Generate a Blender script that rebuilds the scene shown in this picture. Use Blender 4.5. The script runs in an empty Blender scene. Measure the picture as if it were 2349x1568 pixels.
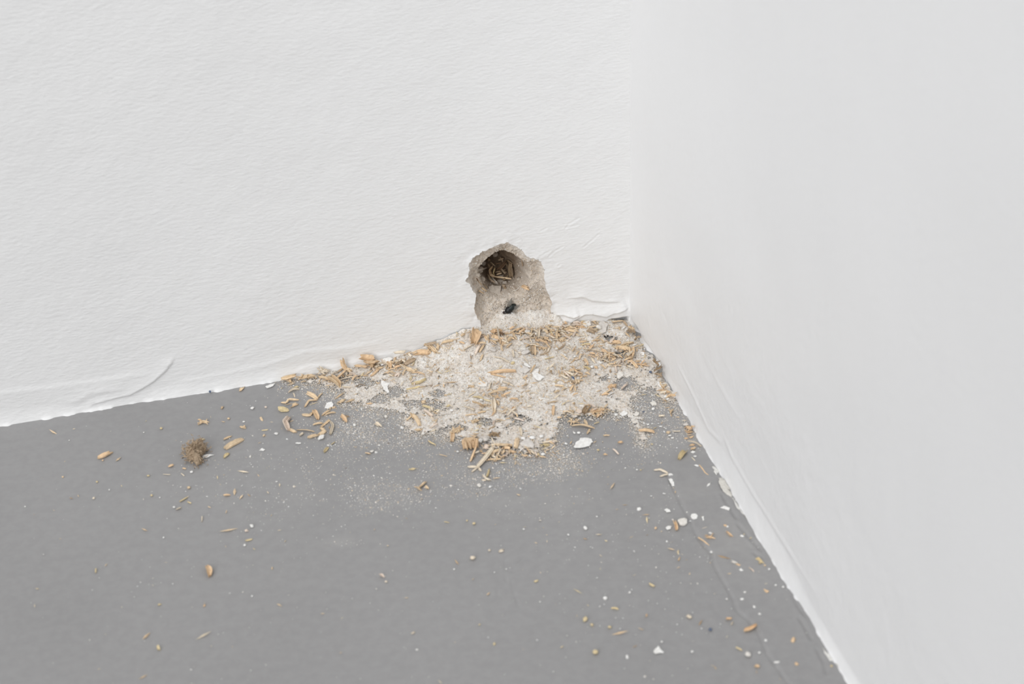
import bpy, math, random
import numpy as np
from mathutils import Vector, Matrix

# ---------------------------------------------------------------- camera, light, exposure
scene = bpy.context.scene
col = scene.collection
F_MM = 70.0
FPX = F_MM / 36.0 * 2349.0
CX, CY = 1174.5, 784.0
CAM_R = np.array([[0.965016957, 0.158628109, -0.208756788], [-0.261059942, 0.507579181, -0.821103575], [-0.024289508, 0.846876908, 0.531233962]])
CAM_P = np.array([-0.2440118, -0.7408304, 0.4786259])

cam_data = bpy.data.cameras.new('camera')
cam = bpy.data.objects.new('camera', cam_data)
col.objects.link(cam)
M4 = Matrix.Identity(4)
for i in range(3):
    for j in range(3):
        M4[i][j] = CAM_R[i][j]
    M4[i][3] = CAM_P[i]
cam.matrix_world = M4
cam_data.lens = F_MM
cam_data.sensor_width = 36.0
cam_data.sensor_fit = 'HORIZONTAL'
cam_data.clip_start = 0.02
cam_data.clip_end = 50
cam_data.dof.use_dof = True
cam_data.dof.focus_distance = 0.93
cam_data.dof.aperture_fstop = 16.0
scene.camera = cam

world = bpy.data.worlds.new('room_light')
scene.world = world
world.use_nodes = True
bg = world.node_tree.nodes['Background']
bg.inputs['Color'].default_value = (0.985, 0.99, 1.0, 1)
bg.inputs['Strength'].default_value = 0.157


def area_light(name, loc, target, size, power, color=(1, 1, 1)):
    d = bpy.data.lights.new(name, 'AREA')
    d.shape = 'RECTANGLE'
    d.size, d.size_y = size
    d.energy = power
    d.color = color
    o = bpy.data.objects.new(name, d)
    o.location = loc
    o.rotation_euler = (Vector(target) - Vector(loc)).to_track_quat('-Z', 'Y').to_euler()
    col.objects.link(o)
    return o


area_light('window_daylight', (-2.6, -2.7, 1.5), (-0.05, -0.05, 0.05), (2.2, 1.8), 75, (0.992, 0.995, 0.997))
area_light('ceiling_light', (-1.35, -1.0, 2.4), (-1.35, -1.0, 0), (1.4, 1.4), 32, (0.992, 0.995, 0.997))

vs = scene.view_settings
vs.view_transform = 'Standard'
vs.look = 'None'
vs.gamma = 1.0
vs.use_curve_mapping = False
vs.exposure = 0.0

# ---------------------------------------------------------------- helpers
rng = np.random.default_rng(7)
random.seed(7)
MM = 0.001


def project(P):
    P = np.asarray(P, float)
    c = (P - CAM_P) @ CAM_R
    return CX + FPX * c[..., 0] / -c[..., 2], CY - FPX * c[..., 1] / -c[..., 2]


def pixel_ray(u, v):
    d = np.stack([(np.asarray(u, float) - CX) / FPX, -(np.asarray(v, float) - CY) / FPX,
                  -np.ones_like(np.asarray(u, float))], -1)
    return d @ CAM_R.T


def hit_z(u, v, z=0.0):
    d = pixel_ray(u, v)
    t = (z - CAM_P[2]) / d[..., 2]
    return CAM_P + d * t[..., None] if np.ndim(t) else CAM_P + d * t


def hit_y(u, v, y=0.0):
    d = pixel_ray(u, v)
    t = (y - CAM_P[1]) / d[..., 1]
    return CAM_P + d * t[..., None] if np.ndim(t) else CAM_P + d * t


def hit_x(u, v, x=0.0):
    d = pixel_ray(u, v)
    t = (x - CAM_P[0]) / d[..., 0]
    return CAM_P + d * t[..., None] if np.ndim(t) else CAM_P + d * t


def _hash(ix, iy, seed):
    h = (ix.astype(np.int64) * 374761393 + iy.astype(np.int64) * 668265263 + seed * 974711) & 0x7fffffff
    h = ((h ^ (h >> 13)) * 1274126177) & 0x7fffffff
    h = h ^ (h >> 16)
    return (h & 0xffff) / 65535.0


def vnoise(x, y, seed=0):
    x = np.asarray(x, float); y = np.asarray(y, float) + np.zeros_like(x)
    ix = np.floor(x); iy = np.floor(y)
    fx = x - ix; fy = y - iy
    fx = fx * fx * (3 - 2 * fx); fy = fy * fy * (3 - 2 * fy)
    a = _hash(ix, iy, seed); b = _hash(ix + 1, iy, seed)
    c = _hash(ix, iy + 1, seed); d = _hash(ix + 1, iy + 1, seed)
    return (a * (1 - fx) + b * fx) * (1 - fy) + (c * (1 - fx) + d * fx) * fy


def fbm(x, y, seed=0, octaves=4):
    s = 0; a = 0.5; t = 0
    for o in range(octaves):
        s = s + a * vnoise(np.asarray(x) * 2 ** o, np.asarray(y) * 2 ** o, seed + o * 17)
        t += a; a *= 0.5
    return s / t * 2 - 1


def smooth(a, b, x):
    t = np.clip((x - a) / (b - a), 0, 1)
    return t * t * (3 - 2 * t)


def poly_dist(px, py, pts, closed=True):
    """distance to a polyline, signed side (cross of the nearest segment) and, for closed ones, inside flag"""
    pts = np.asarray(pts, float)
    n = len(pts)
    best = np.full(px.shape, 1e9); side = np.zeros(px.shape); tt = np.zeros(px.shape)
    nx = np.zeros(px.shape); ny = np.zeros(px.shape)
    inside = np.zeros(px.shape, bool)
    for i in range(n if closed else n - 1):
        a = pts[i]; b = pts[(i + 1) % n]
        dx, dy = b - a
        L = dx * dx + dy * dy + 1e-20
        t = np.clip(((px - a[0]) * dx + (py - a[1]) * dy) / L, 0, 1)
        qx = a[0] + t * dx; qy = a[1] + t * dy
        d = np.hypot(px - qx, py - qy)
        m = d < best
        best = np.where(m, d, best); nx = np.where(m, qx, nx); ny = np.where(m, qy, ny)
        side = np.where(m, np.sign(dx * (py - a[1]) - dy * (px - a[0])), side)
        tt = np.where(m, i + t, tt)
        if closed:
            c = ((a[1] > py) != (b[1] > py)) & (px < (b[0] - a[0]) * (py - a[1]) / (b[1] - a[1] + 1e-20) + a[0])
            inside ^= c
    return best, side, inside, nx, ny, tt


def mesh_obj(name, verts, faces, mat, colors=None, smooth_shade=True, parent=None):
    """verts (n,3), faces: an (m,k) array or a list of index lists"""
    verts = np.asarray(verts, np.float32)
    me = bpy.data.meshes.new(name)
    if isinstance(faces, np.ndarray):
        m, k = faces.shape
        me.vertices.add(len(verts)); me.vertices.foreach_set('co', verts.ravel())
        me.loops.add(m * k); me.loops.foreach_set('vertex_index', faces.astype(np.int32).ravel())
        me.polygons.add(m)
        me.polygons.foreach_set('loop_start', np.arange(0, m * k, k, dtype=np.int32))
        me.polygons.foreach_set('loop_total', np.full(m, k, np.int32))
        me.update(calc_edges=True)
    else:
        me.from_pydata(verts.tolist(), [], faces)
    me.validate()
    if colors is not None:
        ca = me.color_attributes.new('Col', 'FLOAT_COLOR', 'POINT')
        c4 = np.ones((len(verts), 4), np.float32); c4[:, :3] = colors
        ca.data.foreach_set('color', c4.ravel())
    me.polygons.foreach_set('use_smooth', np.full(len(me.polygons), smooth_shade, bool))
    me.materials.append(mat)
    o = bpy.data.objects.new(name, me)
    col.objects.link(o)
    if parent is not None:
        o.parent = parent
    return o


def tag(o, label=None, cat=None, group=None, kind=None):
    if label: o['label'] = label
    if cat: o['category'] = cat
    if group: o['group'] = group
    if kind: o['kind'] = kind
    return o


def lin(r, g, b):
    f = lambda c: ((c / 255 + 0.055) / 1.055) ** 2.4 if c > 10 else c / 255 / 12.92
    return np.array([f(r), f(g), f(b)])


# ---------------------------------------------------------------- materials
def new_mat(name):
    m = bpy.data.materials.new(name); m.use_nodes = True
    nt = m.node_tree
    return m, nt, nt.nodes['Principled BSDF'], nt.nodes, nt.links


def noise_node(nt, scale, detail=4, rough=0.5, mapping=None):
    tc = nt.nodes.new('ShaderNodeTexCoord')
    n = nt.nodes.new('ShaderNodeTexNoise')
    n.inputs['Scale'].default_value = scale; n.inputs['Detail'].default_value = detail
    n.inputs['Roughness'].default_value = rough
    if mapping:
        mp = nt.nodes.new('ShaderNodeMapping'); mp.inputs['Scale'].default_value = mapping
        nt.links.new(tc.outputs['Object'], mp.inputs['Vector']); nt.links.new(mp.outputs['Vector'], n.inputs['Vector'])
    else:
        nt.links.new(tc.outputs['Object'], n.inputs['Vector'])
    return n


def bump_chain(nt, bsdf, items):
    prev = None
    for node, strength, dist in items:
        b = nt.nodes.new('ShaderNodeBump')
        b.inputs['Strength'].default_value = strength; b.inputs['Distance'].default_value = dist
        nt.links.new(node.outputs['Fac'], b.inputs['Height'])
        if prev: nt.links.new(prev.outputs['Normal'], b.inputs['Normal'])
        prev = b
    nt.links.new(prev.outputs['Normal'], bsdf.inputs['Normal'])


def ramp(nt, src, stops):
    r = nt.nodes.new('ShaderNodeValToRGB')
    els = r.color_ramp.elements
    while len(els) < len(stops): els.new(0.5)
    for e, (p, c) in zip(els, stops):
        e.position = p; e.color = (*c, 1)
    nt.links.new(src.outputs['Fac'], r.inputs['Fac'])
    return r


def paint_mat(name, color, rough, mapping, strength):
    m, nt, b, N, L = new_mat(name)
    big = noise_node(nt, 14, 1)
    r = ramp(nt, big, [(0.3, tuple(np.array(color) * 0.985)), (0.7, tuple(color))])
    L.new(r.outputs['Color'], b.inputs['Base Color'])
    b.inputs['Roughness'].default_value = rough
    b.inputs['Specular IOR Level'].default_value = 0.35
    fine = noise_node(nt, 1.0, 2, 0.55, mapping)
    bump_chain(nt, b, [(fine, strength, 0.0006)])
    return m


M_WALL_B = paint_mat('white_roller_paint', (0.88, 0.88, 0.878), 0.5, (300, 300, 800), 0.45)
M_WALL_R = paint_mat('white_satin_paint', (0.85, 0.85, 0.854), 0.45, (200, 330, 330), 0.32)


def floor_mat():
    m, nt, b, N, L = new_mat('grey_floor_paint')
    big = noise_node(nt, 9, 2)
    fine = noise_node(nt, 260, 2, 0.6)
    c = lin(152, 151, 151)
    r = ramp(nt, big, [(0.3, tuple(c * 0.96)), (0.7, tuple(c * 1.04))])
    r2 = ramp(nt, fine, [(0.35, (0.96, 0.96, 0.96)), (0.65, (1.03, 1.03, 1.03))])
    mx = N.new('ShaderNodeMix'); mx.data_type = 'RGBA'; mx.blend_type = 'MULTIPLY'; mx.inputs[0].default_value = 1
    L.new(r.outputs['Color'], mx.inputs[6]); L.new(r2.outputs['Color'], mx.inputs[7])
    at = N.new('ShaderNodeVertexColor'); at.layer_name = 'Col'     # thin plaster dust trodden onto the paint
    dm = N.new('ShaderNodeMix'); dm.data_type = 'RGBA'
    L.new(at.outputs['Color'], dm.inputs[0])
    L.new(mx.outputs[2], dm.inputs[6]); dm.inputs[7].default_value = (*lin(206, 202, 196), 1)
    L.new(dm.outputs[2], b.inputs['Base Color'])
    b.inputs['Roughness'].default_value = 0.5
    b.inputs['Specular IOR Level'].default_value = 0.35
    brush = noise_node(nt, 1.0, 2, 0.5, (60, 420, 60))
    bump_chain(nt, b, [(brush, 0.12, 0.0008)])
    return m


def col_mat(name, rough=0.85, bump=None, spec=0.2, trans=0.0):
    m, nt, b, N, L = new_mat(name)
    at = N.new('ShaderNodeVertexColor'); at.layer_name = 'Col'
    nz = noise_node(nt, 900, 1, 0.6)
    r = ramp(nt, nz, [(0.3, (0.88, 0.87, 0.86)), (0.7, (1.06, 1.06, 1.06))])
    mx = N.new('ShaderNodeMix'); mx.data_type = 'RGBA'; mx.blend_type = 'MULTIPLY'; mx.inputs[0].default_value = 1
    L.new(at.outputs['Color'], mx.inputs[6]); L.new(r.outputs['Color'], mx.inputs[7])
    L.new(mx.outputs[2], b.inputs['Base Color'])
    b.inputs['Roughness'].default_value = rough
    b.inputs['Specular IOR Level'].default_value = spec
    if bump:
        nb = noise_node(nt, bump[0], 2, 0.65)
        bump_chain(nt, b, [(nb, bump[1], bump[2])])
    return m


M_FLOOR = floor_mat()
M_WOOD = col_mat('wood_fibre', 0.8, (2500, 0.4, 0.0002))
M_PLASTER = col_mat('chipped_plaster', 0.85, (1800, 0.25, 0.0002))
M_DUST = col_mat('sandy_plaster_dust', 0.95, (2600, 0.9, 0.0004), 0.1)
M_LINING = col_mat('crumbling_render', 0.95, (1500, 0.9, 0.0006), 0.1)
M_SMEAR = col_mat('smeared_white_paint', 0.6, (800, 0.2, 0.0002))
M_FLY = col_mat('black_fly_shell', 0.4, None, 0.4)


def wing_mat():
    m, nt, b, N, L = new_mat('fly_wing_membrane')
    b.inputs['Base Color'].default_value = (0.16, 0.15, 0.13, 1)
    b.inputs['Roughness'].default_value = 0.3
    b.inputs['Alpha'].default_value = 0.5
    return m


M_WING = wing_mat()

# ---------------------------------------------------------------- wall with the hole
HOLE_PX = [(1162, 554), (1172, 560), (1181, 564), (1190, 569), (1197, 574), (1203, 582), (1209, 588), (1217, 592), (1224, 591),
           (1233, 595), (1240, 600), (1245, 609), (1249, 620), (1248, 633), (1250, 645), (1251, 655), (1255, 667), (1260, 678),
           (1265, 690), (1266, 698), (1262, 708), (1264, 717), (1272, 722), (1281, 728), (1291, 735), (1299, 743), (1302, 752), (1303, 772),
           (1106, 800), (1107, 762), (1104, 748), (1101, 735), (1094, 727), (1090, 718), (1087, 706), (1090, 694), (1091, 683), (1090, 672),
           (1083, 663), (1079, 653), (1067, 643), (1072, 636), (1075, 626), (1076, 615), (1075, 605), (1080, 596), (1088, 588),
           (1095, 584), (1104, 578), (1113, 575), (1123, 569), (1134, 566), (1146, 560), (1155, 558)]


def roughen(pts, n_sub, amp, seed):
    pts = np.asarray(pts, float); out = []
    r = np.random.default_rng(seed)
    for i in range(len(pts)):
        a = pts[i]; b = pts[(i + 1) % len(pts)]
        d = b - a; nrm = np.array([-d[1], d[0]]) / (np.hypot(*d) + 1e-9)
        for k in range(n_sub):
            t = k / n_sub
            out.append(a + d * t + nrm * r.normal(0, amp) * (0.4 if k == 0 else 1))
    return np.array(out)


HOLE_PX_R = roughen(HOLE_PX, 3, 0.9, 3)
_hw = hit_y(HOLE_PX_R[:, 0], HOLE_PX_R[:, 1])
HOLE_XZ = _hw[:, [0, 2]].copy()
HOLE_XZ[:, 1] = np.maximum(HOLE_XZ[:, 1], -0.002)


def line_xz(pts):
    p = np.array(pts, float)
    return hit_y(p[:, 0], p[:, 1])[:, [0, 2]]


def line_yz(pts):
    p = np.array(pts, float)
    return hit_x(p[:, 0], p[:, 1])[:, [1, 2]]


def ledge(x, z, pts, h, up, fade, down=0.0005):
    """a coat of plaster that ends along a line: h thick above the line, thinning out over `up` metres"""
    d, side, _, _, _, t = poly_dist(x, z, pts, False)
    n = len(pts) - 1
    endf = smooth(0, fade, t) * smooth(0, fade, n - t)
    above = side > 0
    prof = np.where(above, np.exp(-d / up), np.exp(-(d / down) ** 2))
    return h * prof * endf


def groove(x, z, pts, h, w):
    d, _, _, _, _, t = poly_dist(x, z, pts, False)
    return -h * np.exp(-(d / w) ** 2) + 0.5 * h * np.exp(-((d - 1.6 * w) / w) ** 2)


CRACK = line_xz([(200, 936), (214, 924), (264, 911), (298, 904), (323, 891), (351, 874), (378, 850), (393, 831), (402, 814)])
BULGE = line_xz([(110, 921), (180, 916), (205, 900), (235, 893), (300, 892)])
TROWEL1 = line_xz([(-60, 914), (0, 903), (130, 888), (268, 869), (372, 852)])
TROWEL2 = line_xz([(372, 886), (480, 866), (600, 840), (700, 808), (790, 800), (900, 781)])
TROWEL3 = line_xz([(660, 858), (700, 842), (725, 838), (760, 840), (860, 816), (980, 795)])
LEDGE_A = line_xz([(1300, 684), (1335, 678), (1359, 687), (1394, 689), (1434, 687)])
LEDGE_B = line_xz([(1298, 738), (1318, 727), (1336, 717), (1354, 715), (1372, 718), (1388, 720), (1404, 713), (1424, 708), (1440, 701)])
LEDGE_C = line_xz([(1270, 722), (1290, 719), (1312, 722), (1330, 716)])
SCRATCHES = [line_xz(p) for p in ([(1296, 524), (1305, 513), (1327, 501)], [(1299, 522), (1325, 515)], [(1259, 588), (1270, 578), (1291, 564)],
                                  [(1240, 587), (1262, 574)], [(1339, 566), (1355, 553), (1372, 538)], [(1241, 530), (1253, 524)],
                                  [(1177, 550), (1190, 546)], [(1181, 554), (1192, 550)], [(325, 250), (345, 246)], [(1280, 610), (1285, 606)])]


def wall_b_out(x, z):
    o = 0.0005 * fbm(x * 18, z * 22, 5, 3) + 0.00012 * fbm(x * 160, z * 200, 6, 3)
    # thick paint pooled at the foot of the wall, its lower edge ragged
    e = 0.0012 + 0.0007 * fbm(x * 40, z * 40, 9, 3)
    h = 0.006 + 0.002 * fbm(x * 25, 0 * x, 11, 2)
    o = o + np.clip(e, 0.0002, 1) * np.clip(1 - z / h, 0, 1) ** 1.7
    o = o + 0.0012 * np.clip(0.15 + fbm(x * 300, 0 * x, 10, 3), 0, 1) * np.clip(1 - z / 0.0013, 0, 1) ** 2
    near = z < 0.07
    xx, zz = x[near], z[near]
    a = np.zeros_like(xx)
    a += ledge(xx, zz, CRACK, 0.0008, 0.004, 1.5)
    a += ledge(xx, zz, BULGE, 0.0005, 0.003, 1.0, 0.002)
    a += ledge(xx, zz, TROWEL1[::-1], 0.0005, 0.008, 0.8, 0.0015) * 0.7
    a += ledge(xx, zz, TROWEL2[::-1], 0.0005, 0.006, 0.8, 0.0015) * 0.7
    a += ledge(xx, zz, TROWEL3[::-1], 0.0005, 0.004, 0.8, 0.001) * 0.7
    a += ledge(xx, zz, LEDGE_A, 0.0009, 0.004, 0.8, 0.0006)
    a += ledge(xx, zz, LEDGE_B, 0.0012, 0.006, 0.6, 0.0004)
    a += ledge(xx, zz, LEDGE_C, 0.0012, 0.003, 0.6, 0.0004)
    # lifted, thick lower coat between hole and corner; undercut below it close to the corner
    lift = smooth(-0.036, -0.028, xx) * 0.0018 * smooth(0.014, 0.006, zz)
    under = smooth(-0.012, -0.007, xx) * smooth(0.0042, 0.0026, zz) * smooth(-0.0005, -0.002, xx)
    a += lift * (1 + 0.3 * fbm(xx * 200, zz * 200, 21, 3)) - under * 0.006
    for s in SCRATCHES:
        a += groove(xx, zz, s, 0.00013, 0.0005)
    # swollen lip of paint round the hole
    d, _, ins, _, _, _ = poly_dist(xx, zz, HOLE_XZ)
    a += 0.00015 * np.exp(-d / 0.0012) + 0.0007 * np.exp(-d / 0.004) * fbm(xx * 260, zz * 260, 31, 3)
    o[near] += a
    return o


def grid_mesh(a, b):
    A, B = np.meshgrid(a, b, indexing='ij')
    n, m = A.shape
    idx = np.arange(n * m).reshape(n, m)
    q = np.stack([idx[:-1, :-1], idx[1:, :-1], idx[1:, 1:], idx[:-1, 1:]], -1).reshape(-1, 4)
    return A.ravel(), B.ravel(), q


def drop_unused(v, q, extra=None):
    used = np.unique(q)
    mp = np.full(len(v), -1); mp[used] = np.arange(len(used))
    return v[used], mp[q], (None if extra is None else extra[used])


xs = np.concatenate([np.arange(-1.0, -0.345, 0.012), np.arange(-0.345, -0.082, 0.0007), np.arange(-0.082, 0.0033, 0.0004)])
zs = np.concatenate([np.arange(0, 0.058, 0.0004), np.arange(0.058, 0.2, 0.0014), np.arange(0.2, 0.72, 0.012)])
X, Z, Q = grid_mesh(xs, zs)
d, _, ins, nx, nz, _ = poly_dist(X, Z, HOLE_XZ)
snap = (d < 0.00024) & (Z > 0)
X = np.where(snap, nx, X); Z = np.where(snap, np.maximum(nz, 0), Z)
cx_ = X[Q].mean(1); cz_ = Z[Q].mean(1)
_, _, cin, _, _, _ = poly_dist(cx_, cz_, HOLE_XZ)
Q = Q[~cin]
Y = -wall_b_out(X, Z)
V, Q, _ = drop_unused(np.stack([X, Y, Z], 1), Q)
wall_back = mesh_obj('wall_back', V, Q, M_WALL_B)
tag(wall_back, 'white painted plaster wall with a gnawed hole at its foot', 'wall', kind='structure')


# crumbling cavity inside the hole -------------------------------------------------
def cavity_depth(x, z):
    P = np.stack([x, np.zeros_like(x), z], -1)
    u, v = project(P)
    d, _, ins, _, _, _ = poly_dist(x, z, HOLE_XZ)
    s = d / MM
    base = np.interp(v, [560, 600, 640, 668, 690, 715, 745, 775], [3.2, 3.6, 4.6, 6.2, 5.6, 4.2, 2.4, 1.0])
    shelf = smooth(1190, 1215, u)
    base = base * (1 - shelf) + np.minimum(base, 3.4 + 0.4 * np.sin(v / 9)) * shelf
    r = np.hypot((u - 1163) / 61, (v - 642) / 60)
    ang = np.arctan2(v - 642, u - 1163)
    r = r + 0.10 * fbm(ang * 2.2 + 7, 0 * ang, 40, 3)
    tunnel = 17 * smooth(1.0, 0.62, r) + 4 * smooth(0.75, 0.2, r)
    n = 0.9 * fbm(x * 330, z * 330, 41, 4) + 0.5 * fbm(x * 1100, z * 1100, 42, 3)
    n = n + (1.6 * fbm(x * 150, z * 150, 43, 3) + 0.8 * fbm(x * 420, z * 420, 44, 3)) * smooth(1.05, 0.8, r)
    tau = np.interp(v, [600, 660], [2.3, 1.1])
    dep = base * (1 - np.exp(-s / tau)) + tunnel * smooth(0.6, 2.4, s) + n * smooth(0, 1.2, s) * (1 + 0.6 * smooth(640, 560, v))
    return dep * MM, s, r, u, v


hx = np.arange(HOLE_XZ[:, 0].min() - 0.001, HOLE_XZ[:, 0].max() + 0.001, 0.00028)
hz = np.arange(0, HOLE_XZ[:, 1].max() + 0.001, 0.00028)
X, Z, Q = grid_mesh(hx, hz)
d, _, ins, nx, nz, _ = poly_dist(X, Z, HOLE_XZ)
snap = (d < 0.00018)
X = np.where(snap, nx, X); Z = np.where(snap, np.maximum(nz, 0), Z)
_, _, cin, _, _, _ = poly_dist(X[Q].mean(1), Z[Q].mean(1), HOLE_XZ)
Q = Q[cin]
dep, s, r, u, v = cavity_depth(X, Z)
rimout = wall_b_out(X, Z) * np.exp(-s / 0.6)
rim = smooth(2.6, 0.8, s) * smooth(700, 660, v)
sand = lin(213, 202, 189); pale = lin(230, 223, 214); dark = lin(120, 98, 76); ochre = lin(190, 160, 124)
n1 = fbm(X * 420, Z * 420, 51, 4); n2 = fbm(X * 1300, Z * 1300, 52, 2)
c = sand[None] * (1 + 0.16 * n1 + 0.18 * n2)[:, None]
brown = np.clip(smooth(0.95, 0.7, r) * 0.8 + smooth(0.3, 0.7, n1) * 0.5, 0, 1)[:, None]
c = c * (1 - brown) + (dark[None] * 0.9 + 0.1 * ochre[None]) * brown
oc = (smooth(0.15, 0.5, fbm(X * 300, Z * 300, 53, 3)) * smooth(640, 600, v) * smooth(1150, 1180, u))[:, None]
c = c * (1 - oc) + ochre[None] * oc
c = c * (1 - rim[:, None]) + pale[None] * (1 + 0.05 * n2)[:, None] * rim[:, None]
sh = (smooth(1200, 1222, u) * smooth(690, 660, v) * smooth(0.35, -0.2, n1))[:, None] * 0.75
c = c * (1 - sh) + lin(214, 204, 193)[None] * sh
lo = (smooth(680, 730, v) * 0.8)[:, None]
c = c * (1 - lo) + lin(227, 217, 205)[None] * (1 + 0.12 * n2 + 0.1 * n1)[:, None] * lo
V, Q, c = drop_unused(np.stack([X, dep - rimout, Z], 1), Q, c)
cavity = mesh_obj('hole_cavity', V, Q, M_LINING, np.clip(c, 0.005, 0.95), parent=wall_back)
cavity['label'] = 'crumbling sandy plaster cavity gnawed into the wall'

# ---------------------------------------------------------------- plain wall
FLARE_Y = [0, -0.05, -0.09, -0.115, -0.135, -0.17, -0.20, -0.215, -0.24, -0.3, -0.7]
FLARE_E = [0.6, 0.6, 0.9, 1.3, 1.9, 2.3, 1.6, 1.1, 1.4, 2.0, 2.0]
FLARE_H = [3, 4, 7, 10, 12, 11, 9, 6, 5, 6, 6]
RIDGE1 = line_yz([(1545, 820), (1570, 868), (1600, 930), (1625, 985), (1640, 1000), (1660, 1020)])
RIDGE2 = line_yz([(1655, 990), (1680, 1050), (1720, 1120), (1790, 1230), (1890, 1385)])
RIDGE3 = line_yz([(1600, 790), (1660, 900), (1720, 1000)])


def wall_r_out(y, z):
    o = 0.0007 * fbm(y * 14, z * 16, 61, 3) + 0.00012 * fbm(y * 120, z * 160, 62, 3)
    e = np.interp(-y, -np.array(FLARE_Y), FLARE_E) * MM
    e = e + 0.0005 * fbm(y * 60, z * 60, 63, 3)
    h = np.interp(-y, -np.array(FLARE_Y), FLARE_H) * MM
    o = o + np.clip(e, 0.0001, 1) * (np.clip(1 - z / h, 0, 1) ** 1.25)
    o = o + 0.0009 * np.clip(0.2 + fbm(y * 330, 0 * y, 64, 3), 0, 1) * np.clip(1 - z / 0.0012, 0, 1) ** 2
    near = z < 0.06
    yy, zz = y[near], z[near]
    a = np.zeros_like(yy)
    for R_, hh, ww in ((RIDGE1, 0.00026, 0.0011), (RIDGE2, 0.0003, 0.0013), (RIDGE3, 0.00015, 0.0014)):
        dd, _, _, _, _, t = poly_dist(yy, zz, R_, False)
        a += hh * np.exp(-(dd / ww) ** 2) * smooth(0, 0.8, t) * smooth(0, 0.8, len(R_) - 1 - t)
    # gaps under the coat near the corner
    for (y0, w_) in ((-0.031, 0.006), (-0.041, 0.004), (-0.012, 0.004)):
        a -= 0.0028 * np.exp(-((yy - y0) / w_) ** 2) * smooth(0.0042, 0.0022, zz)
    o[near] += a
    return o


ys = -np.concatenate([np.arange(-0.002, 0.06, 0.0005), np.arange(0.06, 0.3, 0.0008), np.arange(0.3, 0.9, 0.012)])
zs = np.concatenate([np.arange(0, 0.02, 0.0005), np.arange(0.02, 0.07, 0.001), np.arange(0.07, 0.72, 0.01)])
Y, Z, Q = grid_mesh(ys, zs)
X = -wall_r_out(Y, Z)
wall_right = mesh_obj('wall_right', np.stack([X, Y, Z], 1), Q[:, ::-1].copy(), M_WALL_R)
tag(wall_right, 'smooth white painted side wall without a hole', 'wall', kind='structure')

# ---------------------------------------------------------------- floor
DENSE = [(655, 872), (700, 856), (760, 845), (830, 833), (900, 812), (960, 788), (1060, 755), (1250, 735), (1440, 735), (1470, 775),
         (1505, 835), (1550, 905), (1548, 930), (1520, 925), (1500, 900), (1465, 898), (1452, 925), (1464, 955), (1482, 1000), (1476, 1012),
         (1466, 998), (1446, 955), (1400, 943), (1335, 957), (1290, 965), (1277, 995), (1268, 1030), (1180, 1035), (1110, 1008),
         (1060, 1002), (1000, 992), (935, 996), (925, 968), (935, 935), (880, 952), (845, 938), (800, 922), (785, 900), (740, 884), (700, 874)]
BARE = [(1438, 880, 21, 13, 1.3), (1424, 886, 12, 7, 1.0), (1488, 930, 28, 18, 1.2), (1400, 778, 20, 8, 1.0), (1425, 812, 14, 9, .8), (872, 918, 22, 9, .9),
        (905, 900, 16, 9, .8), (1003, 903, 20, 6, .9), (1195, 966, 22, 8, .7), (1115, 968, 18, 9, .7), (1000, 930, 20, 10, .8),
        (840, 880, 26, 10, .8), (780, 872, 26, 8, .6), (955, 925, 22, 10, .7), (1040, 985, 30, 6, .5), (1385, 875, 10, 6, .7)]
SPARSE = [(880, 1140, 80, 40, .12), (640, 1170, 100, 55, .11), (860, 985, 130, 35, .45), (1290, 1062, 45, 28, .5), (1560, 1120, 110, 90, .09),
          (1690, 1240, 70, 70, .16), (1460, 1330, 180, 130, .05), (770, 1242, 45, 12, .25), (1120, 1120, 220, 60, .10), (500, 1090, 120, 70, .07),
          (1240, 1160, 60, 25, .2), (1500, 940, 70, 30, .25), (1570, 1000, 60, 60, .14), (740, 900, 70, 30, .3), (1270, 1240, 40, 20, .12),
          (1730, 1300, 60, 60, .14), (1800, 1420, 70, 90, .05), (690, 1080, 120, 60, .12), (1180, 1060, 120, 30, .25), (1464, 978, 11, 26, 1.1), (1474, 1000, 8, 12, .9)]


def dust_density(x, y):
    """how thick the dust lies: 1 = covers the paint"""
    P = np.stack([x, y, np.zeros_like(x)], -1)
    u, v = project(P)
    d, _, ins, _, _, _ = poly_dist(u, v, DENSE)
    raw = np.where(ins, d, -d)
    sd = raw + 15 * fbm(x * 70, y * 70, 71, 4) + 14 * fbm(x * 260, y * 260, 72, 4)
    D = smooth(-24, 14, sd)
    uw = u + 16 * fbm(x * 150, y * 150, 73, 3); vw = v + 9 * fbm(x * 150, y * 150, 74, 3)
    for (a, b, rx, ry, w) in BARE:
        D = D - w * np.exp(-(((uw - a) / rx) ** 2 + ((vw - b) / ry) ** 2) ** 1.3)
    ds = poly_dist(u, v, [(1436, 942), (1452, 960), (1470, 990), (1478, 1008)], False)[0] + 5 * fbm(x * 400, y * 400, 76, 3)
    D = np.maximum(D, smooth(13, 4, ds) * 0.95)
    D = np.clip(D, 0, 1)
    S = 0.006 + 0.34 * smooth(-55, 4, raw) ** 2
    for (a, b, rx, ry, w) in SPARSE:
        S = S + w * np.exp(-(((u - a) / rx) ** 2 + ((v - b) / ry) ** 2))
    S = S * (0.35 + 1.1 * np.clip(0.5 + 1.2 * fbm(x * 90, y * 90, 75, 3), 0, 1.4))
    return D, S, u, v


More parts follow.
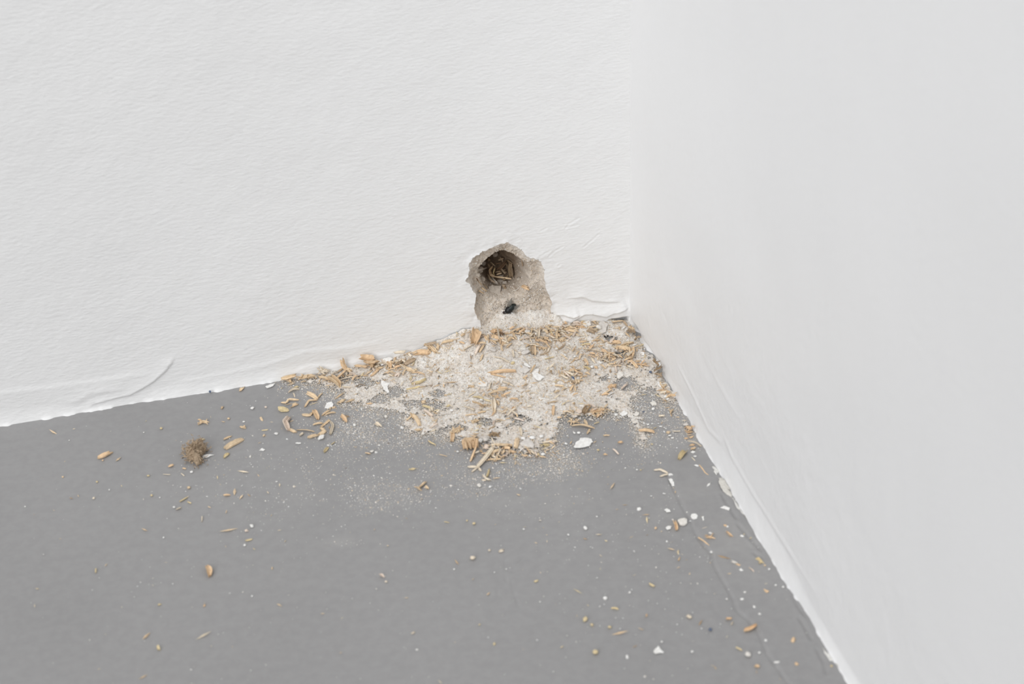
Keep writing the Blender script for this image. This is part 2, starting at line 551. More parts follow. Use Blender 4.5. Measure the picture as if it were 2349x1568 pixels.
def heap_raw(x, y):
    """height of the heap in metres (without the thin dust film)"""
    X_ = np.asarray(x, float) / MM; D_ = -np.asarray(y, float) / MM
    hw = np.interp(X_, [-160, -134, -112, -95, -78, -68, -52, -38, -28, -20, -9, 0], [0, .4, 1.6, 4.8, 10.2, 9.4, 6.6, 6.0, 4.6, 3.8, 2.4, .8])
    L = np.interp(X_, [-160, -112, -90, -75, -55, -38, -20, 0], [6, 9, 11, 17, 24, 24, 16, 10])
    h = hw * np.exp(-(np.clip(D_, 0, None) / L) ** 1.25)
    h = h + 6.5 * smooth(5.0, -5.0, D_) * smooth(-67, -60, X_) * smooth(-27, -36, X_) * (1 + 0.35 * fbm(X_ / 5, D_ / 5, 111, 3))
    for (a, b, r_, hh) in BUMPS:
        h = h + hh * np.exp(-((X_ - a) ** 2 + (D_ - b) ** 2) / r_ ** 2)
    return h * MM


def _b(u, v, r_, h):
    p = hit_z(u, v)
    return (p[0] / MM, -p[1] / MM, r_, h)


BUMPS = [_b(1310, 885, 7, 2.0), _b(1150, 870, 10, 1.5), _b(1130, 1025, 6, 1.0), _b(1200, 1020, 6, 1.0), _b(1350, 940, 6, 1.4), _b(1230, 870, 9, 1.4),
         _b(1350, 775, 6, 1.8), _b(1420, 815, 5, 1.0), _b(1525, 890, 4, 1.2), _b(985, 970, 7, .8), _b(1100, 940, 10, .8), _b(1250, 940, 11, .8)]

SEAM = [hit_z(*p)[:2] for p in [(1530, 1090), (1560, 1150), (1590, 1210), (1603, 1235), (1632, 1270), (1640, 1300), (1660, 1335), (1682, 1375), (1690, 1400), (1715, 1420), (1740, 1450), (1760, 1500), (1785, 1535), (1810, 1570), (1850, 1640)]]
CREASES = [[hit_z(*p)[:2] for p in c_] for c_ in (
    [(1657, 1135), (1670, 1160), (1690, 1190)], [(1694, 1205), (1715, 1230), (1745, 1262)], [(1820, 1370), (1832, 1392), (1848, 1414)],
    [(1835, 1420), (1850, 1445), (1860, 1466)], [(1730, 1270), (1745, 1282)], [(1874, 1490), (1890, 1520), (1895, 1545)])]
CRACKS = [[hit_z(*p)[:2] for p in c_] for c_ in ([(1222, 1260), (1200, 1276), (1180, 1300), (1172, 1312), (1176, 1345), (1185, 1375), (1190, 1390)],
                                                [(1158, 1285), (1162, 1320), (1161, 1335)], [(1140, 1350), (1142, 1365)], [(1170, 1458), (1195, 1450)])]

xs = np.concatenate([np.arange(-1.0, -0.36, 0.02), np.arange(-0.36, -0.11, 0.0016), np.arange(-0.11, 0.0061, 0.0006)])
ys = np.concatenate([np.arange(-0.95, -0.40, 0.02), np.arange(-0.40, 0.0101, 0.0009)])
X, Y, Q = grid_mesh(xs, ys)
Zf = 0.0003 * fbm(X * 12, Y * 12, 81, 3) * smooth(0.0, 0.03, -Y)
near = X > -0.13
xx, yy = X[near], Y[near]
zz = np.zeros_like(xx)
dd, side, _, _, _, _ = poly_dist(xx, yy, np.array(SEAM), False)
zz += np.where(side > 0, 0.00055, 0) * smooth(0.0, 0.0007, dd) * np.exp(-dd / 0.02) - 0.0004 * np.exp(-(dd / 0.0005) ** 2)
for c_ in CREASES:
    dd, _, _, _, _, t = poly_dist(xx, yy, np.array(c_), False)
    zz += -0.0004 * np.exp(-(dd / 0.0007) ** 2) + 0.0002 * np.exp(-((dd - 0.0015) / 0.0009) ** 2)
for c_ in CRACKS:
    dd, _, _, _, _, _ = poly_dist(xx, yy, np.array(c_), False)
    zz -= 0.00025 * np.exp(-(dd / 0.0005) ** 2) * (vnoise(xx * 300, yy * 300, 88) > 0.35)
Zf[near] += zz
D, S, _, _ = dust_density(X, Y)
film = np.clip(0.30 * D + 0.5 * np.clip(S, 0, .5) * (0.6 + 0.8 * fbm(X * 60, Y * 60, 90, 3)), 0, 0.6)
film *= smooth(-0.33, -0.28, X)
floor = mesh_obj('floor', np.stack([X, Y, np.minimum(Zf, 0.0006)], 1), Q, M_FLOOR, np.repeat(film[:, None], 3, 1))
tag(floor, 'grey painted floor with specks of white dust', 'floor', kind='structure')


# ---------------------------------------------------------------- heap of dust
xs = np.arange(-0.165, 0.0015, 0.0005)
ys = np.arange(-0.105, 0.0062, 0.0005)
X, Y, Q = grid_mesh(xs, ys)
D, S, u, v = dust_density(X, Y)


def dust_relief(x, y, H, D):
    n1 = fbm(x * 260, y * 260, 101, 4); n2 = fbm(x * 1100, y * 1100, 102, 3)
    return n1, n2, (0.0010 * n1 * smooth(0.0005, 0.006, H) + 0.00045 * n2) * smooth(0.45, 0.9, D)


H = heap_raw(X, Y) * smooth(0.05, 0.6, D) + 0.0005 * D
n1, n2, relief = dust_relief(X, Y, H, D)
Hd = H + relief - 0.00045 * (1 - smooth(0.25, 0.8, D))
HEAP_GRID = H.reshape(len(xs), len(ys)).copy(); HEAP_X0, HEAP_Y0 = xs[0], ys[0]
keep = (D + 0.35 * fbm(X * 700, Y * 700, 103, 3)) > 0.84
keep |= (H > 0.0011) & (D > 0.3)
inhole = (X > HOLE_XZ[:, 0].min() + 0.002) & (X < HOLE_XZ[:, 0].max() - 0.003)
keep &= inhole | (Y < -0.0004)
fq = keep[Q].sum(1) >= 3
DUST_B, DUST_C = lin(231, 222, 211), lin(246, 242, 237)
tanmix = np.clip(0.5 + 0.9 * n1 + 0.5 * n2, 0, 1)[:, None]
c = DUST_B[None] * (1 - tanmix) + DUST_C[None] * tanmix
c = c * (1 + 0.10 * fbm(X * 1500, Y * 1500, 104, 2))[:, None]
V, Q, c = drop_unused(np.stack([X, Y, Hd], 1), Q[fq], c)
dust = mesh_obj('plaster_dust', V, Q, M_DUST, np.clip(c, 0, 0.92))
tag(dust, 'sandy beige plaster dust spilled in a heap below the hole', 'dust', kind='stuff')

# loose grains ------------------------------------------------------------------
OCT_V = np.array([[1, 0, 0], [-1, 0, 0], [0, 1, 0], [0, -1, 0], [0, 0, 1], [0, 0, -1]], float)
OCT_F = np.array([[0, 2, 4], [2, 1, 4], [1, 3, 4], [3, 0, 4], [2, 0, 5], [1, 2, 5], [3, 1, 5], [0, 3, 5]])


def rand_rot(n, flat=0.0):
    ang = rng.uniform(0, 2 * np.pi, n)
    tilt = rng.normal(0, 1 - flat, n) * 0.6
    t2 = rng.uniform(0, 2 * np.pi, n)
    ca, sa = np.cos(ang), np.sin(ang)
    Rz = np.zeros((n, 3, 3)); Rz[:, 0, 0] = ca; Rz[:, 0, 1] = -sa; Rz[:, 1, 0] = sa; Rz[:, 1, 1] = ca; Rz[:, 2, 2] = 1
    k = np.stack([np.cos(t2), np.sin(t2), 0 * t2], 1)
    K = np.zeros((n, 3, 3))
    K[:, 0, 1] = -k[:, 2]; K[:, 0, 2] = k[:, 1]; K[:, 1, 0] = k[:, 2]; K[:, 1, 2] = -k[:, 0]; K[:, 2, 0] = -k[:, 1]; K[:, 2, 1] = k[:, 0]
    st, ct = np.sin(tilt)[:, None, None], np.cos(tilt)[:, None, None]
    Rt = np.eye(3)[None] + st * K + (1 - ct) * (K @ K)
    return Rt @ Rz


def scatter_mesh(P, size, colors, flat):
    n = len(P)
    v = OCT_V[None] * size[:, None, :] * rng.uniform(0.65, 1.2, (n, 6, 1))
    v = np.einsum('nij,nkj->nki', rand_rot(n, flat), v) + P[:, None, :]
    f = OCT_F[None] + (np.arange(n) * 6)[:, None, None]
    return v.reshape(-1, 3), f.reshape(-1, 3), np.repeat(colors, 6, 0)


PAL = np.array([lin(243, 237, 230), lin(234, 225, 213), lin(248, 247, 244), lin(222, 207, 188), lin(200, 193, 186), lin(230, 212, 187), lin(156, 146, 137)])


PYR_V = np.array([[1, 0.1, -0.3], [0.1, 1, -0.3], [-1, -0.1, -0.3], [0, -1, -0.3], [0.1, 0.05, 0.6]], float)
PYR_F = np.array([[0, 1, 4], [1, 2, 4], [2, 3, 4], [3, 0, 4]])


def grain_mesh(P, s, colors):
    n = len(P)
    v = PYR_V[None] * s[:, None, None] * rng.uniform(0.6, 1.35, (n, 5, 3))
    v = np.einsum('nij,nkj->nki', rand_rot(n, 0.45), v) + P[:, None, :]
    f = PYR_F[None] + (np.arange(n) * 5)[:, None, None]
    return v.reshape(-1, 3), f.reshape(-1, 3), np.repeat(colors, 5, 0) * rng.uniform(0.93, 1.05, (n * 5, 1))


def grains():
    pts = []; sz = []; cc = []
    n = 265000
    x = rng.uniform(-0.165, -0.0006, n); y = rng.uniform(-0.11, 0.004, n)
    D, S, u, v = dust_density(x, y)
    ok = rng.random(n) < np.clip(D ** 1.15 + 0.55 * S * (1 - D), 0, 1) * 0.92
    ok &= ((x > HOLE_XZ[:, 0].min() + 0.002) & (x < HOLE_XZ[:, 0].max() - 0.003)) | (y < -0.0012)
    x, y, D = x[ok], y[ok], D[ok]
    h = heap_raw(x, y) * smooth(0.05, 0.6, D)
    h = h + dust_relief(x, y, h + 0.0005 * D, D)[2] + 0.0005 * D * (0.35 + 0.8 * rng.random(len(x)))
    s = rng.lognormal(np.log(0.00017), 0.38, len(x))
    pts.append(np.stack([x, y, h + s * 0.35], 1)); sz.append(s)
    cc.append(PAL[rng.choice(7, len(x), p=[.34, .22, .18, .1, .05, .08, .03])])
    n = 190000                                            # thinner sprinkling over the floor
    x = rng.uniform(-0.33, -0.002, n); y = rng.uniform(-0.36, -0.002, n)
    D, S, u, v = dust_density(x, y)
    ok = (rng.random(n) < np.clip(S, 0, 1) * 0.8) & (D < 0.5) & (u > 60)
    x, y = x[ok], y[ok]
    s = rng.lognormal(np.log(0.00016), 0.45, len(x))
    pts.append(np.stack([x, y, s * 0.3 + 0.0001], 1)); sz.append(s)
    cc.append(PAL[rng.choice(7, len(x), p=[.27, .05, .60, .03, .0, .05, .0])])
    P = np.concatenate(pts); s = np.concatenate(sz); c = np.concatenate(cc) * rng.uniform(0.9, 1.05, (len(P), 1))
    return grain_mesh(P, s, np.clip(c, 0, 0.9))


def cavity_grains():
    n = 12000
    x = rng.uniform(HOLE_XZ[:, 0].min(), HOLE_XZ[:, 0].max(), n); z = rng.uniform(0.001, 0.054, n)
    dep, s, r, u, v = cavity_depth(x, z)
    _, _, ins, _, _, _ = poly_dist(x, z, HOLE_XZ)
    ok = ins & (s > 0.9) & (rng.random(n) < np.where(v > 655, 0.95, 0.30)) & (r > 0.75)
    P = np.stack([x, dep - 0.0001, z], 1)[ok]
    sz = rng.lognormal(np.log(0.00019), 0.4, len(P))[:, None] * rng.uniform(0.7, 1.3, (len(P), 3))
    c = PAL[rng.choice(7, len(P), p=[.30, .26, .12, .12, .08, .09, .03])] * 0.95
    return scatter_mesh(P, sz, c, 0.0)


v1, f1, c1 = grains()
v2, f2, c2 = cavity_grains()
go = mesh_obj('dust_grains', np.concatenate([v1, v2]), np.concatenate([f1, f2 + len(v1)]), M_DUST, np.concatenate([c1, c2]), smooth_shade=False, parent=dust)
tag(go, kind='stuff')

# fine sawdust ------------------------------------------------------------------
SAW = [(740, 866, 80, 12, 1.0), (860, 838, 60, 14, 1.1), (960, 810, 80, 22, 1.7), (1140, 785, 60, 30, 1.0), (1350, 780, 60, 28, 1.7), (1420, 820, 50, 22, 1.5),
       (1310, 880, 32, 22, 1.2), (1475, 785, 18, 26, 1.2), (1525, 880, 12, 40, 1.2), (1240, 800, 50, 30, .7), (1130, 920, 45, 30, .7),
       (1180, 1040, 80, 18, 1.0), (1350, 947, 45, 10, 1.0), (1090, 1000, 30, 18, 1.0), (980, 970, 30, 20, .5), (1200, 930, 120, 60, .25), (1300, 830, 90, 40, .4),
       (1200, 760, 80, 25, .8), (930, 850, 40, 20, .6), (1000, 880, 90, 40, .2), (720, 940, 60, 40, .08), (1590, 980, 20, 40, .25), (1660, 1230, 80, 90, .035), (1450, 1330, 200, 120, .012), (560, 1150, 90, 70, .03)]


def sawdust():
    n = 60000
    x = rng.uniform(-0.33, -0.0015, n); y = rng.uniform(-0.30, -0.001, n)
    D, S, u, v = dust_density(x, y)
    W = np.full(n, 0.004)
    for (a, b, rx, ry, w) in SAW:
        W += w * np.exp(-(((u - a) / rx) ** 2 + ((v - b) / ry) ** 2))
    ok = rng.random(n) < np.clip(W, 0, 1.3) * 0.8 * (0.4 + 1.0 * (fbm(x * 160, y * 160, 131, 3) > -0.05))
    x, y, D = x[ok], y[ok], D[ok]
    h = heap_raw(x, y) * smooth(0.05, 0.6, D) + 0.0005 * D
    n = len(x)
    L = rng.lognormal(np.log(0.0010), 0.5, n); w = L * rng.uniform(0.12, 0.3, n)
    w = np.clip(w, 0.00012, 0.0006)
    size = np.stack([L, w, w * 0.6], 1)
    pal = np.array([lin(227, 204, 173), lin(220, 194, 160), lin(233, 218, 194), lin(204, 177, 143), lin(226, 209, 174), lin(180, 156, 128)])
    c = pal[rng.choice(6, n, p=[.28, .22, .2, .12, .12, .06])] * rng.uniform(0.88, 1.05, (n, 1))
    return scatter_mesh(np.stack([x, y, h + w * 0.6 + 0.00015], 1), size, c, 0.72)


v1, f1, c1 = sawdust()
so = mesh_obj('fine_sawdust', v1, f1, M_WOOD, c1, smooth_shade=False, parent=dust)
tag(so, 'fine tan sawdust splinters sprinkled through the dusty heap', kind='stuff')

# ---------------------------------------------------------------- where a piece lies
HOLE_POLY = np.array(HOLE_PX, float)


def heap(x, y):
    i = (x - HEAP_X0) / 0.0005; j = (y - HEAP_Y0) / 0.0005
    if i < 0 or j < 0 or i >= HEAP_GRID.shape[0] - 1 or j >= HEAP_GRID.shape[1] - 1: return 0.0
    a, b = int(i), int(j); p, q = i - a, j - b; G = HEAP_GRID
    return float((G[a, b] * (1 - p) + G[a + 1, b] * p) * (1 - q) + (G[a, b + 1] * (1 - p) + G[a + 1, b + 1] * p) * q)


def in_hole(u, v):
    if not (1060 < u < 1310 and 545 < v < 805): return False
    _, _, i, _, _, _ = poly_dist(np.array([float(u)]), np.array([float(v)]), HOLE_POLY)
    return bool(i[0])


def surf(u, v):
    """the surface a piece seen there rests on: (point, normal)"""
    if v < 748 and in_hole(u, v):
        ys_ = np.arange(-0.001, 0.026, 0.0004)
        d = pixel_ray(u, v)
        P = CAM_P + d[None] * ((ys_ - CAM_P[1]) / d[1])[:, None]
        dep = cavity_depth(P[:, 0], P[:, 2])[0]
        k = np.argmax(dep <= ys_)
        if dep[k] > ys_[k]: k = len(ys_) - 1
        return P[k], np.array([0, -0.8, 0.6])
    z = 0.0
    for _ in range(14):
        p = hit_z(u, v, z)
        z = 0.5 * z + 0.5 * heap(min(p[0], -0.0003), min(p[1], -0.0003))
    p = hit_z(u, v, z)
    n = np.array([0, 0, 1.0])
    if p[1] > -0.0026:
        p = hit_y(u, v, -0.0026); n = np.array([0, -0.6, 0.8])
    if p[0] > -0.0022:
        p = hit_x(u, v, -0.0022); n = np.array([-0.5, 0, 0.85])
        if p[2] < 0.0: p = hit_z(u, v, 0.0)
    return p, n


PX = {'t': lin(231, 207, 174), 'o': lin(233, 203, 167), 'l': lin(233, 220, 200), 'y': lin(225, 207, 166), 'b': lin(186, 166, 142), 'd': lin(136, 112, 90),
      'g': lin(221, 216, 210), 'w': lin(245, 244, 241), 'k': lin(229, 213, 198), 'u': lin(104, 116, 138), 'p': lin(235, 231, 224), 'n': lin(166, 144, 117)}


def unit(v):
    return v / (np.linalg.norm(v) + 1e-12)


def resample(P, n):
    P = np.asarray(P, float)
    if len(P) > 2:                                    # smooth the traced line a little
        t = np.arange(len(P)); tt = np.linspace(0, len(P) - 1, 40)
        Q_ = np.stack([np.interp(tt, t, P[:, k]) for k in range(3)], 1)
        for _ in range(4):
            Q_[1:-1] = 0.5 * Q_[1:-1] + 0.25 * (Q_[:-2] + Q_[2:])
        P = Q_
    s = np.concatenate([[0], np.cumsum(np.linalg.norm(np.diff(P, axis=0), axis=1))])
    q = np.linspace(0, s[-1], n)
    return np.stack([np.interp(q, s, P[:, k]) for k in range(3)], 1), s[-1]


def ribbon(P, n, W, color, r, curl=None, M=5, lift=0.0, ragged=0.35):
    """one curled, fibrous strip of wood along P; returns verts, quads, colours"""
    L0 = np.linalg.norm(np.diff(np.asarray(P), axis=0), axis=1).sum()
    N = int(np.clip(L0 / (W * 0.4), 6, 13))
    P, L = resample(P, N)
    T = np.gradient(P, axis=0); T /= np.linalg.norm(T, axis=1)[:, None] + 1e-12
    B = np.cross(np.tile(n, (N, 1)), T); B /= np.linalg.norm(B, axis=1)[:, None] + 1e-12
    U = np.cross(T, B)
    th = np.clip(W * 0.3, 0.0002, 0.0011)
    if curl is None: curl = r.uniform(-0.28, 0.4)
    roll = r.uniform(-0.35, 0.35)
    s = np.linspace(0, 1, N)
    taper = 1 - r.uniform(0.15, 0.5) * np.abs(2 * s - 1) ** r.uniform(2, 5)
    if r.random() < 0.5: taper *= np.linspace(1, r.uniform(0.55, 0.9), N)[::r.choice([1, -1])]
    bow = r.uniform(-0.02, 0.11) * L * 4 * s * (1 - s) + lift * np.abs(2 * s - 1) ** 2
    bow = np.clip(bow, -0.0002, 0.004)
    j = np.linspace(-1, 1, M)
    ridge = r.normal(0, 0.11, M) * W
    rag0, rag1 = r.normal(0, ragged, M) * W, r.normal(0, ragged, M) * W
    lane = r.uniform(0.84, 1.12, M)
    top = np.zeros((N, M, 3)); 
    for k in range(M):
        off = j[k] * 0.5 * W * taper
        h = curl * W * (j[k] ** 2) * np.sign(1) + ridge[k] + bow + roll * off + r.normal(0, 0.025, N) * W
        end = rag0[k] * np.exp(-s * 9) * -1 + rag1[k] * np.exp(-(1 - s) * 9)
        top[:, k] = P + B * off[:, None] + U * h[:, None] + T * end[:, None]
    bot = top - U[:, None, :] * th
    V = np.concatenate([top.reshape(-1, 3), bot.reshape(-1, 3)])
    # settle on the surface: the lowest point touches it
    base = np.repeat(P, M, 0)
    hh = np.einsum('ij,ij->i', bot.reshape(-1, 3) - base, np.repeat(U, M, 0))
    V = V - n * (np.quantile(hh, 0.12))
    a = np.arange(N * M).reshape(N, M); b = a + N * M
    F = [[a[i, k], a[i + 1, k], a[i + 1, k + 1], a[i, k + 1]] for i in range(N - 1) for k in range(M - 1)]
    F += [[b[i, k + 1], b[i + 1, k + 1], b[i + 1, k], b[i, k]] for i in range(N - 1) for k in range(M - 1)]
    for i in range(N - 1):
        F.append([a[i + 1, 0], a[i, 0], b[i, 0], b[i + 1, 0]]); F.append([a[i, -1], a[i + 1, -1], b[i + 1, -1], b[i, -1]])
    for k in range(M - 1):
        F.append([a[0, k], a[0, k + 1], b[0, k + 1], b[0, k]]); F.append([a[-1, k + 1], a[-1, k], b[-1, k], b[-1, k + 1]])
    tone = r.uniform(0.92, 1.05)
    C = np.tile(color, (N, M, 1)) * lane[None, :, None] * tone * (1 + r.normal(0, 0.05, (N, M, 1)))
    ends = (np.exp(-s * 12) + np.exp(-(1 - s) * 12))[:, None, None] * 0.1
    C = C * (1 - ends)
    C = np.concatenate([C.reshape(-1, 3), C.reshape(-1, 3) * 0.96])
    return V, F, C


def tuft(P, n, W, color, r):
    """a frayed bundle of wood fibres torn off together"""
    P, L = resample(P, 8)
    Vs, Fs, Cs, o = [], [], [], 0
    parts = [(P, W * 0.75, color)]
    for k in range(9):
        i = r.integers(0, 7); a = P[i] + unit(np.cross(n, P[-1] - P[0])) * r.uniform(-.4, .4) * W
        d = unit(P[-1] - P[0]) * r.uniform(-1, 1) + unit(np.cross(n, P[-1] - P[0])) * r.uniform(-1, 1)
        q = a + unit(d) * r.uniform(0.5, 1.1) * W + n * r.uniform(0, 0.5) * W
        parts.append(([a + n * 0.2 * W, 0.5 * (a + q) + n * r.uniform(0.1, .4) * W, q], W * r.uniform(0.14, 0.3), color * r.uniform(0.8, 1.08)))
    for (p_, w_, c_) in parts:
        v, f, c = ribbon(p_, n, w_, c_, r, M=4)
        Vs.append(v); Fs += [[i + o for i in q] for q in f]; Cs.append(c); o += len(v)
    return np.concatenate(Vs), Fs, np.concatenate(Cs)


def lump(P, n, W, color, r, tall=0.62, nz=0.16, blocky=False):
    """a rounded crumb: long axis along P, width W"""
    a_, b_ = np.asarray(P[0], float), np.asarray(P[-1], float)
    L = np.linalg.norm(b_ - a_)
    T = unit(b_ - a_) if L > 1e-5 else unit(np.cross(n, [0.3, 1, 0.1]))
    T = unit(T - n * (T @ n)); B = np.cross(n, T)
    c0 = (a_ + b_) / 2
    nu, nv = 11, 7
    th = np.linspace(0, 2 * np.pi, nu, endpoint=False)
    ph = np.linspace(-np.pi / 2, np.pi / 2, nv)
    A, Bh, Ch = max(L, W) / 2, W / 2, W * tall / 2
    V = []
    for p_ in ph:
        for t_ in th:
            e = 0.55 if blocky else 0.85
            f = lambda q: np.sign(q) * abs(q) ** e
            d = np.array([f(np.cos(p_) * np.cos(t_)), f(np.cos(p_) * np.sin(t_)), f(np.sin(p_))])
            k = 1 + r.normal(0, nz)
            V.append([d[0] * A * k, d[1] * Bh * k, d[2] * Ch * (1 + r.normal(0, nz * .6))])
    V = np.array(V).reshape(nv, nu, 3)
    V[0] = V[0].mean(0); V[-1] = V[-1].mean(0)
    V = V.reshape(-1, 3)
    V[:, 2] -= V[:, 2].min()
    F = []
    for i in range(nv - 1):
        for k in range(nu):
            F.append([i * nu + k, i * nu + (k + 1) % nu, (i + 1) * nu + (k + 1) % nu, (i + 1) * nu + k])
    W3 = c0 + V[:, :1] * T + V[:, 1:2] * B + V[:, 2:] * n
    C = np.tile(color, (len(V), 1)) * r.uniform(0.92, 1.05, (len(V), 1)) * r.uniform(0.95, 1.03)
    return W3, F, C


def flake(P, n, color, r, th=0.0005, dome=0.35):
    """a chip of plaster or paint: traced outline, broken edge, real thickness"""
    P = np.asarray(P, float)
    out = []
    for i in range(len(P)):
        a, b = P[i], P[(i + 1) % len(P)]
        d = b - a; L = np.linalg.norm(d)
        side = unit(np.cross(n, d))
        for k in range(3):
            out.append(a + d * k / 3 + side * (r.normal(0, 0.05) * L))
    P = np.array(out); m = len(P); c0 = P.mean(0)
    R_ = np.linalg.norm(P - c0, axis=1).mean()
    # flatten to a plane with a slight tilt, then warp
    off = (P - c0) @ n
    P = P - n * (off * 0.6)[:, None]
    th = min(th, R_ * 0.5)
    tilt = unit(np.cross(n, r.normal(0, 1, 3)))
    tl = r.uniform(0.0, 0.07)
    z = ((P - c0) @ tilt) * tl
    P = P + n * (z - z.min())[:, None]
    c0 = P.mean(0)
    inner = c0 + (P - c0) * 0.62 + n * (th * dome + r.normal(0, 0.06 * th, m))[:, None]
    edge = c0 + (P - c0) * 0.97
    V = np.concatenate([P * 1.0 + n * 0.0, edge + n * th, inner + n * th, [c0 + n * (th * (1 + dome * 1.1))], c0 + (P - c0) * 0.6])
    F = []
    for i in range(m):
        j = (i + 1) % m
        F += [[i, j, m + j, m + i], [m + i, m + j, 2 * m + j, 2 * m + i], [2 * m + i, 2 * m + j, 3 * m], [j, i, 3 * m + 1 + i, 3 * m + 1 + j]]
    F.append([3 * m + 1 + i for i in range(m)][::-1])
    C = np.tile(color, (len(V), 1)) * r.uniform(0.95, 1.03, (len(V), 1))
    C[:m] *= 0.93
    return V, F, C


TILES = {'A': (620, 760, 460 / 2349), 'B': (1040, 720, 300 / 2349), 'C': (1260, 720, 360 / 2349), 'D': (900, 900, 420 / 2349),
         'E': (1280, 900, 450 / 2349), 'F': (0, 800, 660 / 2349), 'G': (1440, 1040, 600 / 2349), 'H': (1030, 520, 450 / 2349),
         'I': (0, 1200, 900 / 2349), 'J': (800, 1150, 700 / 2349), 'K': (1400, 1200, 700 / 2349), 'N': (1060, 540, 230 / 2254)}

